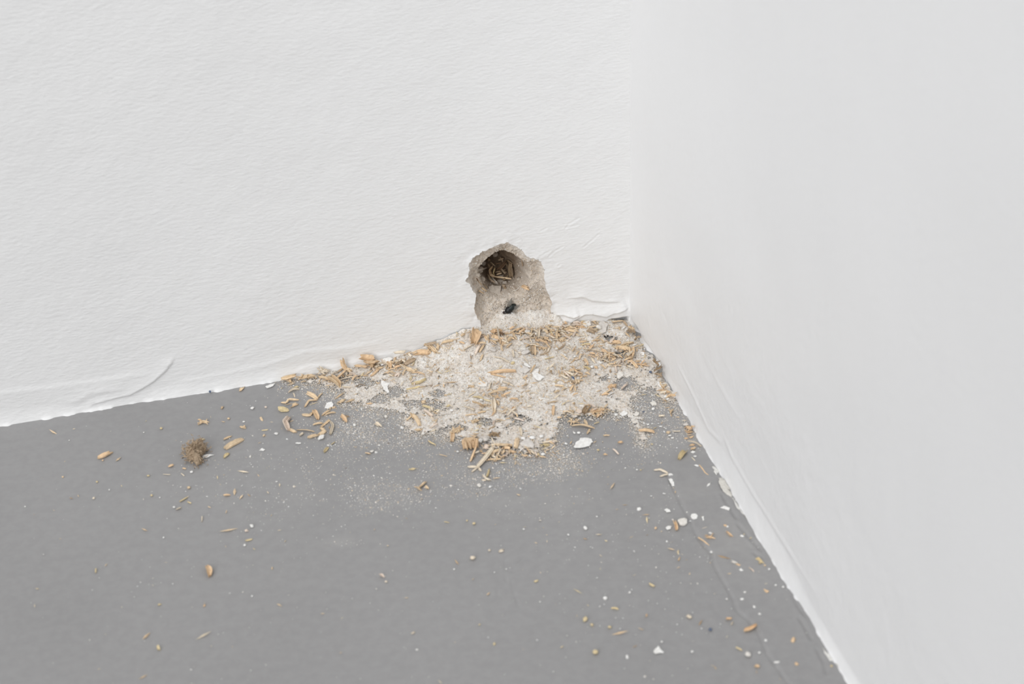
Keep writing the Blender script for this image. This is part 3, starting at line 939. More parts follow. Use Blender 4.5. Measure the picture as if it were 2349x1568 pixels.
# kind width colour | points | label      (s shaving, c cupped chip, t frayed tuft, f flat flake, p pebble, k wood chunk; width in tile pixels)
TRACE = r'''
A
s 62 t|150,556 230,535 302,516|wedge-shaped tan shaving at the wall foot, end of the debris row farthest from hole
s 44 t|215,560 240,608|
t 62 t|350,562 430,545 515,537|rough frayed wood tuft second along the wall-foot row from its far end
s 45 t|575,542 690,566|
t 60 l|585,470 690,462|fuzzy pale wood tuft pressed against the wall in the debris row
c 85 t|695,560 750,600 810,650|broad tan shaving lying below the fuzzy tuft on the wall side
s 34 l|780,602 870,612|
s 52 o|845,345 852,400 900,465|curved tan shaving standing up against the wall base
s 60 t|870,455 950,482|
c 120 o|1085,330 1150,350 1235,345|large curled tan wood chip leaning on the wall foot
s 50 t|1195,345 1190,430|
s 34 t|990,412 1130,424|
f 10 w|1265,345 1340,318 1405,305 1440,340 1385,385 1300,412 1258,375|white paint flake at the wall foot beside the large curled chip
s 40 k|1310,338 1350,400|pinkish shaving lying on the white flake at the wall foot
s 44 o|1405,362 1410,440|short orange-tan shaving just in front of the wall-foot white flake
s 40 l|1460,252 1570,242|
s 62 o|1680,265 1780,255 1870,262|
s 48 t|1812,155 1880,200 1950,262|straight tan stick crossing other shavings at the wall foot
s 36 b|1805,160 1930,132|
s 40 t|1965,170 1950,240|
s 44 t|2000,142 2150,112|
s 44 b|1570,402 1700,332|
s 40 b|1462,422 1540,370|
s 40 t|1580,452 1670,470|
s 30 o|1185,530 1270,452|slim orange-tan sliver lying in thin dust near the wall-foot white flake
s 20 l|820,572 1000,532|
s 24 b|1000,652 1060,632 1112,640|
s 24 l|850,660 940,666|
f 10 w|1300,560 1345,600 1410,612 1372,650 1396,722 1368,732 1330,682 1306,640|jagged white paint flake standing out on thin dust beside the heap
s 44 y|1690,622 1760,608 1822,572|bright yellow-tan bent shaving in the pale dust
s 20 y|1600,686 1750,656|
s 34 l|220,722 270,700 336,686|
s 14 l|270,722 285,772|
s 24 y|290,662 336,650|
s 46 t|430,732 510,772 556,806|tan shaving with a split end on grey floor between wall and heap
s 24 t|560,782 606,732|
s 26 t|405,890 450,825 550,812|thin hooked shaving on the grey floor near the pale pellet
s 26 t|130,838 190,850 220,812 330,810|zigzag tan shaving on the grey floor above the pale pellet
s 38 t|258,884 322,858|
k 66 y|85,928 215,940|pale yellow cylindrical wood pellet on the grey floor
f 12 w|638,905 660,850 715,838 742,862 735,890 680,912|rounded white plaster chip on grey floor beside star-shaped shavings
s 25 t|720,902 762,888|
s 34 t|380,986 465,1000 495,962|
c 58 o|510,935 535,985 560,1036|upright orange-tan shaving of the star-shaped cluster on grey floor
s 30 t|610,992 700,932|
s 24 t|650,982 770,955|
s 40 t|800,846 872,812|
s 34 t|890,842 976,802|
s 44 o|832,1000 862,1030 892,1066|small three-pointed tan shaving on grey floor
s 20 t|850,1042 902,1000|
c 60 k|228,1022 182,1095 215,1170|long pinkish curled shaving on grey floor, broad end
s 38 t|220,1152 300,1192|
s 26 t|315,1160 400,1170 522,1180|
s 30 t|500,1102 612,1080|
s 30 t|592,1130 692,1046|
s 40 l|702,1062 736,1122 702,1222|curved pale shaving like a bracket on grey floor
s 44 t|592,1132 640,1182 570,1222|
s 46 t|450,1252 560,1226|
p 58 w|565,1275 638,1240|rounded white crumb touching tan shavings on grey floor
p 26 w|295,1322 370,1312|
p 30 w|45,1212 95,1200|
s 30 l|345,1232 390,1200|
s 34 y|630,1422 670,1370|
s 20 y|715,1332 755,1305|
s 46 l|1232,1085 1285,1118|
s 25 t|1120,1430 1170,1442|
p 30 p|1170,1425 1215,1402|
s 46 t|1670,978 1750,1100|stout tan shaving at the front edge of the dust, ridged lengthwise
s 25 t|1590,1052 1650,1000|
s 40 t|1770,842 1830,830|
s 34 y|1790,880 1890,912|
s 30 k|1800,930 1900,1002|
s 40 t|1700,1166 1770,1160|
s 46 o|2122,1290 2130,1190|square-ended tan chip at the front edge of the dust
t 58 t|2140,1192 2240,1142|
s 34 y|1850,1290 1880,1318 1932,1336|small curved yellow-tan shaving alone in front of dust edge
p 40 p|1775,1208 1808,1202|
p 34 w|970,1108 1002,1104|
p 42 w|1525,1142 1555,1140|
p 22 w|1062,916 1080,914|
s 26 o|1140,850 1180,848|
s 26 l|2110,1180 2160,1130|
p 36 p|1340,1010 1370,1005|
B
c 190 o|395,330 400,440 360,560|broad cupped tan wood chip in the heap below the hole
s 50 l|330,580 240,620 185,660|
s 60 k|385,740 430,650 480,565|
s 46 t|470,692 560,560|
s 50 t|562,402 640,512|
c 66 o|675,345 770,330 880,330|
c 70 d|790,355 840,372 885,400|dark brown curled shaving in the hollow of the heap
s 56 o|680,405 780,450 885,470|
s 48 t|930,372 1060,345 1085,420|
s 50 t|912,552 980,490 1040,432|
s 40 t|950,612 1042,540|
s 30 l|790,492 880,562|
s 40 t|670,502 800,500|
s 66 o|672,1082 900,1052 1112,1045|long orange-tan chip lying flat in the middle of the heap
s 34 o|682,1092 800,1125 930,1142|
s 48 l|722,782 900,832 1000,882|
p 52 y|1032,902 1100,880|tiny yellow block in the middle of the heap
p 84 g|1275,342 1388,342|
p 46 g|1170,302 1242,362|
p 62 w|1462,382 1530,372|
p 40 w|1702,492 1780,490|
f 10 w|1268,892 1312,900 1392,960 1372,972 1270,932|slim bright white paint flake above the grey-white chip in the heap
f 14 g|1160,972 1222,930 1302,952 1392,1020 1282,1096 1190,1042|flat grey-white plaster chip in the heap centre
f 14 w|1400,1032 1450,990 1530,985 1522,1080 1632,1150 1572,1212 1520,1230 1442,1132|large white plaster flake in the heap centre, largest within the heap
f 14 p|430,1272 470,1218 540,1208 620,1250 602,1310 500,1326 440,1302|oval off-white plaster chip embedded in the dust
p 80 g|652,652 760,692|
s 36 l|1060,662 1080,782|
s 60 b|1400,562 1422,722|
s 46 t|1450,542 1470,742|upright tan splinter in the heap below the fly
s 30 t|1540,652 1562,602 1642,622|
s 40 l|1702,682 1752,580|
s 30 t|1590,642 1692,620|
s 30 b|1560,742 1702,702|
s 28 y|1640,822 1720,800 1802,785|
p 100 g|1230,720 1385,700|
s 40 l|1272,112 1362,222|
s 30 l|1370,62 1540,182|thin straight pale straw of wood on the upper heap under the fly
s 25 t|1510,192 1642,142|
s 25 t|850,112 950,72 1082,100|
s 20 l|920,22 1042,82|
s 25 y|1702,232 1790,422|
s 22 l|1370,432 1422,552|
s 60 t|1840,95 1925,185 2030,262|tan shaving lodged beneath the plaster edge beside the hole
s 50 o|1930,122 2022,172|
s 20 l|2002,262 2122,240|
s 60 t|2012,295 2202,332|
s 46 k|2012,312 2082,362|
s 20 b|2112,372 2252,402|
t 56 o|2202,235 2340,262|
s 44 l|1932,1122 2062,1182|
s 20 t|1950,1182 2002,1252|
s 25 t|2082,1032 2112,1092|
s 34 o|2132,1092 2232,1112|
p 42 u|2122,1142 2182,1182|small blue chip in the frayed clump of the heap
t 56 b|2062,1212 2252,1252|
s 40 t|1832,1292 1962,1302|
s 40 t|2102,1382 2162,1282|
p 42 u|860,1352 920,1402|small blue-grey chip in pale dust near the oval chip
s 40 l|882,1222 1000,1260 1092,1312|
s 28 g|290,722 302,852|
s 38 t|482,852 522,742|
t 54 t|292,1312 372,1322|
C
c 90 b|560,275 610,280 655,300|brown knotty chip against the plaster edge near the corner
p 80 p|692,222 768,222|round off-white pebble of plaster near the corner
f 12 g|740,160 800,125 872,180 852,300 762,312 725,250|
f 12 p|498,150 545,122 600,118 622,170 560,192|
s 34 t|950,132 1100,112|
s 34 b|1100,112 1165,185|
f 10 w|1080,242 1105,205 1142,196 1130,228|
s 44 o|952,442 1062,432|
s 50 t|1060,492 1160,455 1262,440|
s 68 t|1060,522 1202,542|
c 84 t|1232,545 1240,610 1225,685|flat upright tan chip where heap meets the plain wall side
s 60 o|1182,692 1245,750 1312,812|straight tan chip with clean edges beside the bare grey patch
s 45 o|782,552 862,602|
s 50 o|872,600 985,622|
s 50 g|902,512 1012,572|
f 10 w|1362,600 1380,575 1428,575 1424,628 1390,625|square white paint flake on dust near the plain wall
p 36 w|1242,472 1310,482|
t 52 o|1340,762 1460,782|
p 36 u|1500,872 1532,892|small blue chip in the dust near the plain wall
s 30 k|990,772 1012,882|
f 16 p|1012,902 1050,880 1102,885 1112,940 1050,982 1010,952|thick off-white plaster chip at the rim of the bare patch
p 42 w|882,962 930,972|
p 40 w|742,748 790,742|
t 44 y|522,802 612,842|
p 50 w|612,802 660,812|
p 40 o|672,802 720,816|
t 56 o|892,1102 1002,1082|
s 50 o|790,1222 880,1212|
s 34 w|885,1232 960,1192|
s 38 t|822,1202 922,1142|
s 40 k|1072,1142 1162,1062|pale pinkish sliver pointing into the bare grey patch
t 56 b|1182,262 1290,292|
t 50 t|1192,202 1272,242|
t 56 b|1282,392 1372,352|
t 50 n|1572,702 1642,762|
t 56 n|1602,832 1682,802|
t 50 b|1602,902 1682,932|
f 12 w|1630,1070 1672,1040 1712,1088 1682,1108 1650,1100|
t 56 o|1662,1152 1802,1182|
t 56 o|1792,1242 1882,1232|
p 44 w|1720,1262 1762,1232|
p 34 w|1756,1286 1800,1280|
f 12 p|1518,1352 1550,1310 1580,1318 1606,1352 1580,1370|off-white plaster flake on the grey gap near the plain wall
p 34 w|1530,1430 1580,1425|
s 28 l|560,350 520,290|
s 26 t|300,330 420,310|
s 30 t|640,420 760,400|
s 26 l|700,440 830,430|
s 24 y|480,470 620,450|
s 28 t|360,700 420,660|
s 30 t|1140,470 1040,540|
s 24 t|450,690 480,600|
f 12 g|10,1112 60,1105 92,1132 62,1172 20,1160|
p 40 p|80,540 130,530|
p 34 w|220,620 250,640|
p 30 w|360,650 400,640|
s 22 l|240,500 330,540|
s 22 t|180,430 260,400|
D
k 165 o|905,700 1105,690|large blocky orange-tan wood chunk at the front of the heap
p 60 w|1105,620 1165,632|
p 76 g|1165,640 1232,612|
s 58 l|1290,712 1185,860 1085,968|long tan stick with splintered end jutting out of the heap front
s 34 l|1088,962 975,966|
s 28 l|1092,970 1020,1026|
s 30 l|1108,980 1134,1012|
s 50 t|1330,682 1440,685 1552,692|straight tan stick lying crosswise at the heap front
s 58 t|1612,602 1580,722|short thick tan stick end beside the grey-white stone chip
s 40 l|1632,452 1652,562|
f 22 g|1640,672 1690,618 1742,598 1808,655 1812,730 1730,722|grey-white stone-like plaster chip at the heap front
p 46 w|1650,602 1712,602|
p 56 w|1762,592 1832,602|
p 50 w|1890,582 1932,580|
s 58 k|1180,702 1242,722|
s 30 t|1240,802 1372,742|
s 25 l|1252,792 1332,852|
s 25 l|1300,892 1362,802|
t 40 t|1202,872 1402,862|
s 40 t|1400,802 1440,762|
s 40 k|1455,822 1502,742|
s 40 o|1510,762 1572,772|
s 20 l|1272,582 1290,640 1330,680|
t 70 n|1262,540 1362,560|
c 60 l|1282,102 1292,242|flat pale tan plate lying in the lower heap
s 30 t|1332,102 1372,162|
s 30 y|230,992 290,990|
s 44 t|342,1242 432,1162|forked tan shaving alone on the floor in front of the heap
s 38 t|420,1212 462,1242|
s 34 l|1165,1062 1200,1110 1252,1132|bent tan sliver on floor just below the splintered stick
s 34 y|1215,1092 1242,1000|
s 25 l|1150,1132 1192,1136|
p 44 p|1092,1185 1130,1220|
p 28 w|1245,1228 1265,1206|
f 10 w|1900,802 1930,778 1966,798 1935,815|
p 25 w|1745,822 1780,820|
p 34 y|1862,812 1882,802|
p 24 w|820,766 856,764|
p 40 g|1700,760 1716,790|
s 28 l|1740,740 1835,800|
s 30 l|1920,652 2122,632|
t 40 y|1930,682 2012,690|
s 25 w|1000,390 1026,345|
t 56 t|1030,392 1102,370|
s 40 o|1530,242 1562,200|
p 25 w|870,632 912,620|
p 26 u|1470,720 1485,740|
p 24 u|1212,862 1226,868|
p 24 y|1570,826 1590,828|
p 30 w|740,240 785,240|
s 26 y|700,190 740,170|
p 44 w|1120,110 1165,115|
s 36 y|1040,60 1170,90|
s 26 t|1100,270 1200,250|
s 22 t|940,300 1080,290|
p 30 g|1120,490 1180,495|
s 22 b|1230,480 1310,440|
s 26 k|1290,420 1310,370|
E
t 58 t|125,352 228,370|
c 66 n|310,275 340,230 372,190|
t 58 o|410,242 532,230|
s 46 o|462,302 492,270|
f 10 k|215,240 232,200 262,208 300,232 262,262|
s 50 t|185,405 300,408 425,432|tan stick with forked tip on the grey floor beside the heap
s 25 t|385,440 350,496|
s 34 t|320,332 352,392|
s 14 y|430,382 490,360|
f 8 w|185,665 212,622 262,575 262,560 345,550 402,562 415,596 390,636 330,666 205,680|largest white paint flake, lying alone on grey floor in front of heap
p 28 w|76,616 110,626|
p 24 w|180,482 205,500|
p 34 w|230,490 270,496|
s 28 t|550,522 616,518|
s 28 o|725,606 776,604|
s 20 k|660,682 690,705 726,746|
s 25 o|545,752 582,754|
p 28 y|462,702 495,696|
s 54 o|980,462 1060,470 1156,480|orange-tan shaving at the tip of the dust streak on grey floor
s 12 y|1140,440 1180,425|
p 40 w|672,278 716,280|
f 10 w|742,262 768,240 800,212 835,258 812,282 772,294|crumpled white paint flake beside the dust streak
f 10 p|905,264 935,240 978,262 950,286 915,284|
f 10 p|1102,132 1140,110 1165,125 1182,156 1130,162|
p 30 w|1120,206 1156,204|
p 20 u|1016,240 1036,240|tiny dark blue speck on the grey gap near the plain wall
s 28 l|1200,292 1272,288|
s 38 t|1350,262 1378,220|
s 38 t|1300,492 1332,488|
p 24 w|1320,526 1360,524|
p 20 w|1355,552 1390,550|
s 24 l|1370,472 1460,470|
c 58 y|1455,805 1485,765 1525,715|bundle-like tan shaving alone on grey floor near the plain wall
s 34 o|1570,642 1632,634|
s 34 t|1590,692 1642,680|
f 8 w|1588,722 1610,702 1646,718 1620,735|
p 24 w|1620,772 1662,776|
s 12 l|1600,782 1642,822|
p 28 w|1632,884 1688,890|
s 26 o|1690,870 1730,920 1760,965 1802,992|thin curved tan sliver on floor near the plain wall
s 28 l|1155,936 1225,930 1320,976|curved tan shaving lying on the floor seam end
s 25 l|1225,1012 1322,984|
p 36 w|1318,996 1376,994|
f 8 w|1322,1042 1365,1034 1392,1080 1392,1126 1360,1132 1345,1082|white paint flake below the curved shaving on the floor seam
f 8 w|1778,1138 1800,1102 1838,1078 1822,1112|narrow white paint flake near the smeared paint of plain wall
f 8 w|1585,1490 1602,1465 1640,1460 1672,1470 1665,1516 1630,1532 1595,1512|ragged white paint flake beside the floor seam
f 8 w|1720,1500 1735,1495 1750,1532 1738,1548|
f 8 w|1944,1386 1985,1365 2030,1375 2058,1392 2050,1422 1992,1402|double white paint flake at the foot of the plain wall
p 18 w|1212,640 1230,642|
p 18 w|1096,694 1116,696|
p 18 w|798,910 816,912|
p 18 w|932,930 958,932|
p 20 y|980,934 1000,938|
p 14 w|1255,1216 1290,1218|
p 14 w|1105,1246 1130,1244|
p 16 w|455,1490 476,1492|
t 54 o|1550,432 1612,452|
t 40 o|1560,492 1612,482|
s 24 o|1575,552 1622,534|
p 40 g|1500,392 1562,402|
s 20 o|1515,562 1552,560|
p 18 w|1210,412 1250,415|
p 20 w|1060,388 1096,392|
p 18 y|1112,622 1138,626|
F
s 38 o|815,895 850,885 902,856|lone tan shaving far out on bare grey floor
p 15 o|834,916 848,914|
f 8 w|1650,872 1702,868 1752,870 1702,886 1655,902|pointed white shard poking out beside the brown fibre clump
s 44 t|1840,822 1900,790 1982,746|ragged tan shaving on grey floor beside the brown fibre clump
t 34 t|1625,618 1660,604 1696,610|small frayed tan tuft on grey floor near the wall, apart from others
s 18 t|1825,746 1886,720|
s 24 y|1830,892 1872,864|
s 24 o|1380,966 1416,956|
p 22 y|1306,656 1326,656|
s 15 y|1640,748 1668,740|
t 24 t|1960,640 2000,652|
p 20 t|1856,574 1876,578|
s 18 t|1812,495 1824,476|
s 10 l|1335,1028 1390,1032|
s 8 l|1480,1020 1506,1042|
s 16 y|1470,1252 1526,1220|
s 12 y|1530,1252 1562,1266|
p 20 w|1410,1302 1430,1296|
s 18 l|1440,1318 1478,1302|
p 24 t|1530,1142 1556,1138|
s 22 o|1830,1202 1876,1198|
p 18 y|1232,1202 1248,1202|
p 18 l|758,1226 778,1220|
p 16 y|782,1090 800,1092|
p 13 o|505,1048 524,1050|
p 16 y|1200,1040 1224,1042|
s 11 l|1650,1370 1650,1416|
s 14 k|2000,1490 2030,1492|
p 24 w|2045,1458 2068,1452|
p 18 w|1552,1014 1576,1006|
p 13 w|886,1156 900,1154|
f 8 w|2115,834 2140,815 2168,826 2150,838|
p 26 w|2050,490 2076,494|
s 18 t|2128,558 2144,588|
p 18 k|2160,482 2180,480|
s 10 y|2140,670 2190,664|
p 16 t|2148,722 2160,702|
s 24 t|1960,348 1986,322|
p 18 u|1708,352 1722,348|dark blue speck on the white paint edge of the wall
f 8 w|2168,312 2196,300 2248,288 2215,318 2180,326|star-shaped white paint flake on floor close to the wall
p 16 w|1980,602 2002,600|
p 14 o|1490,978 1520,984|
p 10 w|200,1290 212,1292|
p 11 w|1170,686 1182,686|
p 11 w|1300,1218 1312,1216|
p 12 w|2250,1090 2268,1086|
p 10 w|562,752 574,750|
G
p 32 w|82,502 122,500|
f 8 w|328,512 350,497 378,508 388,526 355,532|oval white paint flake on floor short of the seam
f 22 p|448,612 470,595 505,590 536,602 534,636 500,656 460,645|thick off-white pebble-like chip on floor near the seam
s 32 o|412,622 425,655 432,692|
f 10 w|338,672 360,655 394,658 388,682 355,690|white paint flake touching a tan splinter near the seam
p 18 w|395,602 412,600|
t 40 o|705,762 766,756|
p 26 w|725,726 756,724|
s 18 o|630,756 680,790 732,832|long-tailed tan splinter lying along the floor seam
s 28 o|885,705 926,746|
p 22 o|862,650 890,656|
p 18 w|888,662 902,660|
p 22 w|1008,746 1046,750|
t 34 y|1160,952 1212,990|frayed yellow-tan tuft at the foot of the plain wall
p 20 t|1222,1010 1242,1014|
s 28 p|930,974 972,992|
s 20 o|968,994 1006,1010|
f 8 w|1000,1048 1018,1038 1038,1056 1015,1062|
s 14 k|1090,1030 1132,1066|
s 24 o|1232,1238 1262,1252|
s 22 y|195,1174 238,1198|
s 15 o|455,968 466,940|
p 34 l|530,1462 570,1488|
s 22 o|885,1490 932,1490|
s 12 l|930,1542 946,1515|
s 8 l|655,682 712,664|
p 22 o|240,676 262,674|
p 17 w|342,790 358,790|
p 22 w|740,890 760,892|
p 18 w|1042,1252 1060,1250|
p 20 w|1260,1046 1280,1044|
K
s 34 o|1035,834 1072,825 1122,796|orange-tan shaving in the near floor by the seam
f 10 w|330,992 345,975 370,948 388,975 412,1002 380,1000 345,1012|white bow-tie shaped paint flake on the near floor
p 28 o|1400,922 1416,890|
s 25 o|1115,1104 1146,1110|
p 26 o|1420,1092 1442,1088|
p 44 p|1040,1022 1072,1020|
s 12 y|970,960 1012,982|
p 20 w|122,1036 132,1022|
s 15 y|10,660 62,666|
s 15 o|276,724 280,705|
p 24 u|760,822 782,826|
p 18 y|1695,1108 1708,1100|
p 20 w|1190,905 1202,910|
p 18 w|1140,1002 1156,1000|
p 18 w|1105,640 1112,655|
p 18 w|1138,702 1160,706|
p 18 w|1268,482 1282,484|
p 18 w|1325,495 1340,498|
p 18 w|1000,588 1030,590|
p 16 w|890,588 904,590|
p 18 w|622,992 640,994|
p 16 w|388,916 404,918|
p 20 w|1258,1080 1300,1072|
p 20 w|1030,535 1044,540|
J
p 36 l|940,445 970,445|beige cube-like crumb on the near grey floor
s 24 l|1158,390 1192,380|
p 17 l|1072,382 1092,380|
s 26 k|238,568 268,584|
p 15 l|276,622 296,620|
p 32 y|1812,924 1828,898|
p 22 y|1860,956 1880,954|
p 24 y|1995,976 2016,972|
p 40 y|1886,1172 1916,1168|rounded yellow crumb on the near grey floor, largest there
p 17 y|1118,1104 1124,1088|
s 14 l|484,1022 508,1008|
s 16 y|1428,622 1456,612|
p 27 w|1966,740 1984,752|
p 20 w|2138,1192 2144,1208|
p 18 w|2158,702 2174,702|
s 8 y|738,160 772,166|
p 20 y|960,182 970,168|
p 14 y|904,150 916,152|
f 8 w|2218,60 2235,48 2252,62 2238,74|
p 26 w|1812,202 1828,222|
p 13 w|1340,216 1356,220|
p 13 w|1684,256 1696,264|
p 11 w|806,524 820,524|
p 10 w|1208,524 1218,524|
p 10 w|1118,548 1128,550|
p 13 y|1000,952 1014,950|
p 12 w|516,1142 534,1138|
p 10 w|664,54 676,54|
p 11 w|1466,776 1480,776|
I
s 34 o|1240,265 1258,292 1256,320|tan shaving lying alone on the near grey floor
s 12 y|1470,108 1506,100|
p 15 w|1458,138 1472,132|
p 17 k|1466,50 1486,46|
p 20 w|1496,20 1516,22|
s 8 y|576,272 574,298|
s 12 y|944,492 962,488|
s 12 o|1218,500 1228,494|
s 15 y|944,738 952,762|
p 9 w|1140,880 1150,880|
p 10 w|1504,438 1514,438|
p 9 w|976,88 986,88|
N
c 66 t|650,690 580,790 610,890 690,935|tan curled shaving at the edge of the nest inside the hole
s 40 y|700,735 665,850 705,920|
s 38 t|690,925 850,945 1062,975|slim tan strip across the nest inside the hole
s 86 n|1050,630 1042,780 1066,935|olive-tan plank-like shaving standing in the nest inside the hole
s 76 d|765,785 860,690 940,605|brown plank-like shaving slanting in the nest inside the hole
s 30 n|950,620 992,722|
f 10 g|800,905 860,880 935,885 920,930 840,940|
f 12 g|775,1000 840,985 925,1000 900,1050 800,1055|
s 56 g|640,962 750,1082|
s 32 n|860,802 940,772|
s 30 n|900,822 972,832|
s 40 n|722,822 842,802|
s 42 b|545,870 600,990 702,1062|
s 36 b|600,600 700,690|
s 30 d|720,640 860,620|
s 34 b|820,500 880,600|
s 90 o|1310,1135 1380,1150 1470,1190|orange-tan chip lodged on the sandy lip of the hole
f 14 g|575,1135 700,1110 868,1130 882,1340 780,1418 650,1380|large pale plaster slab wedged in the lower mouth of the hole
s 44 g|310,790 430,760 530,730|
s 40 t|380,1240 470,1300|
s 36 t|440,1180 540,1250|
s 30 b|1300,520 1330,700|
s 14 p|1130,1240 1200,1230 1280,1170|
p 150 g|330,800 450,740|large grey plaster lump at one side of the hole mouth
p 110 g|420,650 520,600|
p 120 g|400,950 490,1010|
p 90 g|320,880 380,900|
p 100 g|660,430 790,420|pale plaster lump under the roof of the hole
p 80 g|700,1060 800,1070|
p 80 g|900,1060 1000,1050|
p 70 g|1120,1100 1190,1090|
p 90 g|1230,1000 1300,960|
p 70 n|560,560 620,540|
s 40 b|780,560 900,520|
s 44 n|600,760 560,640|
s 40 n|980,560 1090,640|
s 36 b|820,720 930,860|
s 34 t|740,880 860,840|
s 40 n|1000,900 900,1000|
s 34 b|1080,720 1110,900|
s 40 b|330,1020 420,1120|
s 34 d|290,960 350,1060|
s 30 b|480,1090 560,1190|
p 60 b|900,1120 960,1150|
p 50 n|930,1190 990,1170|
'''


def region_of(u, v):
    d_back = (974 - 0.1642 * u) - v
    d_side = (1443 + 0.62 * (v - 737)) - u
    if v < 750 and in_hole(u, v): return 'hole'
    _, _, ins, _, _, _ = poly_dist(np.array([float(u)]), np.array([float(v)]), np.array(DENSE, float))
    if d_side < 42 and v > 760: return 'plain'
    if u < 1060 and d_back > -38: return 'foot'
    if ins[0]:
        return 'corner' if u > 1295 else ('upper' if v < 900 else 'lower')
    if v > 1230: return 'near' if u < 1490 else 'nearseam'
    if u > 1380: return 'seam'
    if u > 900: return 'front'
    return 'beside'


WHERE = {'hole': ('in the hole', 'inside the gnawed hole'), 'plain': ('along the plain wall', 'at the plain wall foot'),
         'foot': ('along the holed wall', 'at the holed wall foot'),
         'corner': ('in the corner heap', 'in the heap by the corner'), 'upper': ('in the upper heap', 'in the heap under the hole'),
         'lower': ('in the lower heap', 'in the thin lower heap'), 'near': ('on the near floor', 'on the near open floor'), 'nearseam': ('on the near floor by the seam', 'on the near floor by the seam'),
         'seam': ('on floor by the seam', 'on grey floor above the seam'), 'front': ('on floor before the heap', 'on grey floor before the heap'),
         'beside': ('on open floor', 'on open floor beside the heap')}
KIND = {'s': ('wood_shaving', 'wood shaving'), 'c': ('wood_shaving', 'wood shaving'), 't': ('wood_tuft', 'wood tuft'), 'f': ('plaster_flake', 'flake'),
        'p': ('plaster_crumb', 'crumb'), 'k': ('wood_chunk', 'wood chunk')}
HUE = {'t': 'tan', 'o': 'orange-tan', 'l': 'pale tan', 'y': 'yellow-tan', 'b': 'brown', 'd': 'dark brown', 'g': 'grey-white', 'w': 'white', 'k': 'pinkish tan',
       'u': 'blue', 'p': 'off-white', 'n': 'olive-brown'}


ORD = ['nearest', 'second nearest', 'third nearest', 'fourth nearest', 'fifth nearest', 'sixth nearest', 'seventh nearest', 'eighth nearest', 'ninth nearest',
       'tenth nearest', 'eleventh nearest', 'twelfth nearest', 'thirteenth nearest', 'fourteenth nearest', 'fifteenth nearest', 'sixteenth nearest', 'seventeenth nearest', 'eighteenth nearest',
       'nineteenth nearest', 'twentieth nearest', 'twenty-first nearest', 'twenty-second nearest', 'twenty-third nearest', 'twenty-fourth nearest', 'twenty-fifth nearest']


def single_out(shared):
    """things that would share a label are told apart by how far they lie from the hole"""
    hole = hit_y(1150, 620)
    for label, objs in shared.items():
        if len(objs) == 1 or len(objs) > len(ORD):
            continue
        objs.sort(key=lambda o: (Vector(o.location) - Vector(hole)).length)
        for k, o in enumerate(objs):
            o['label'] = '%s, %s the hole' % (label, (ORD[k] if k < len(objs) - 1 else 'farthest from').replace('nearest', 'nearest to'))


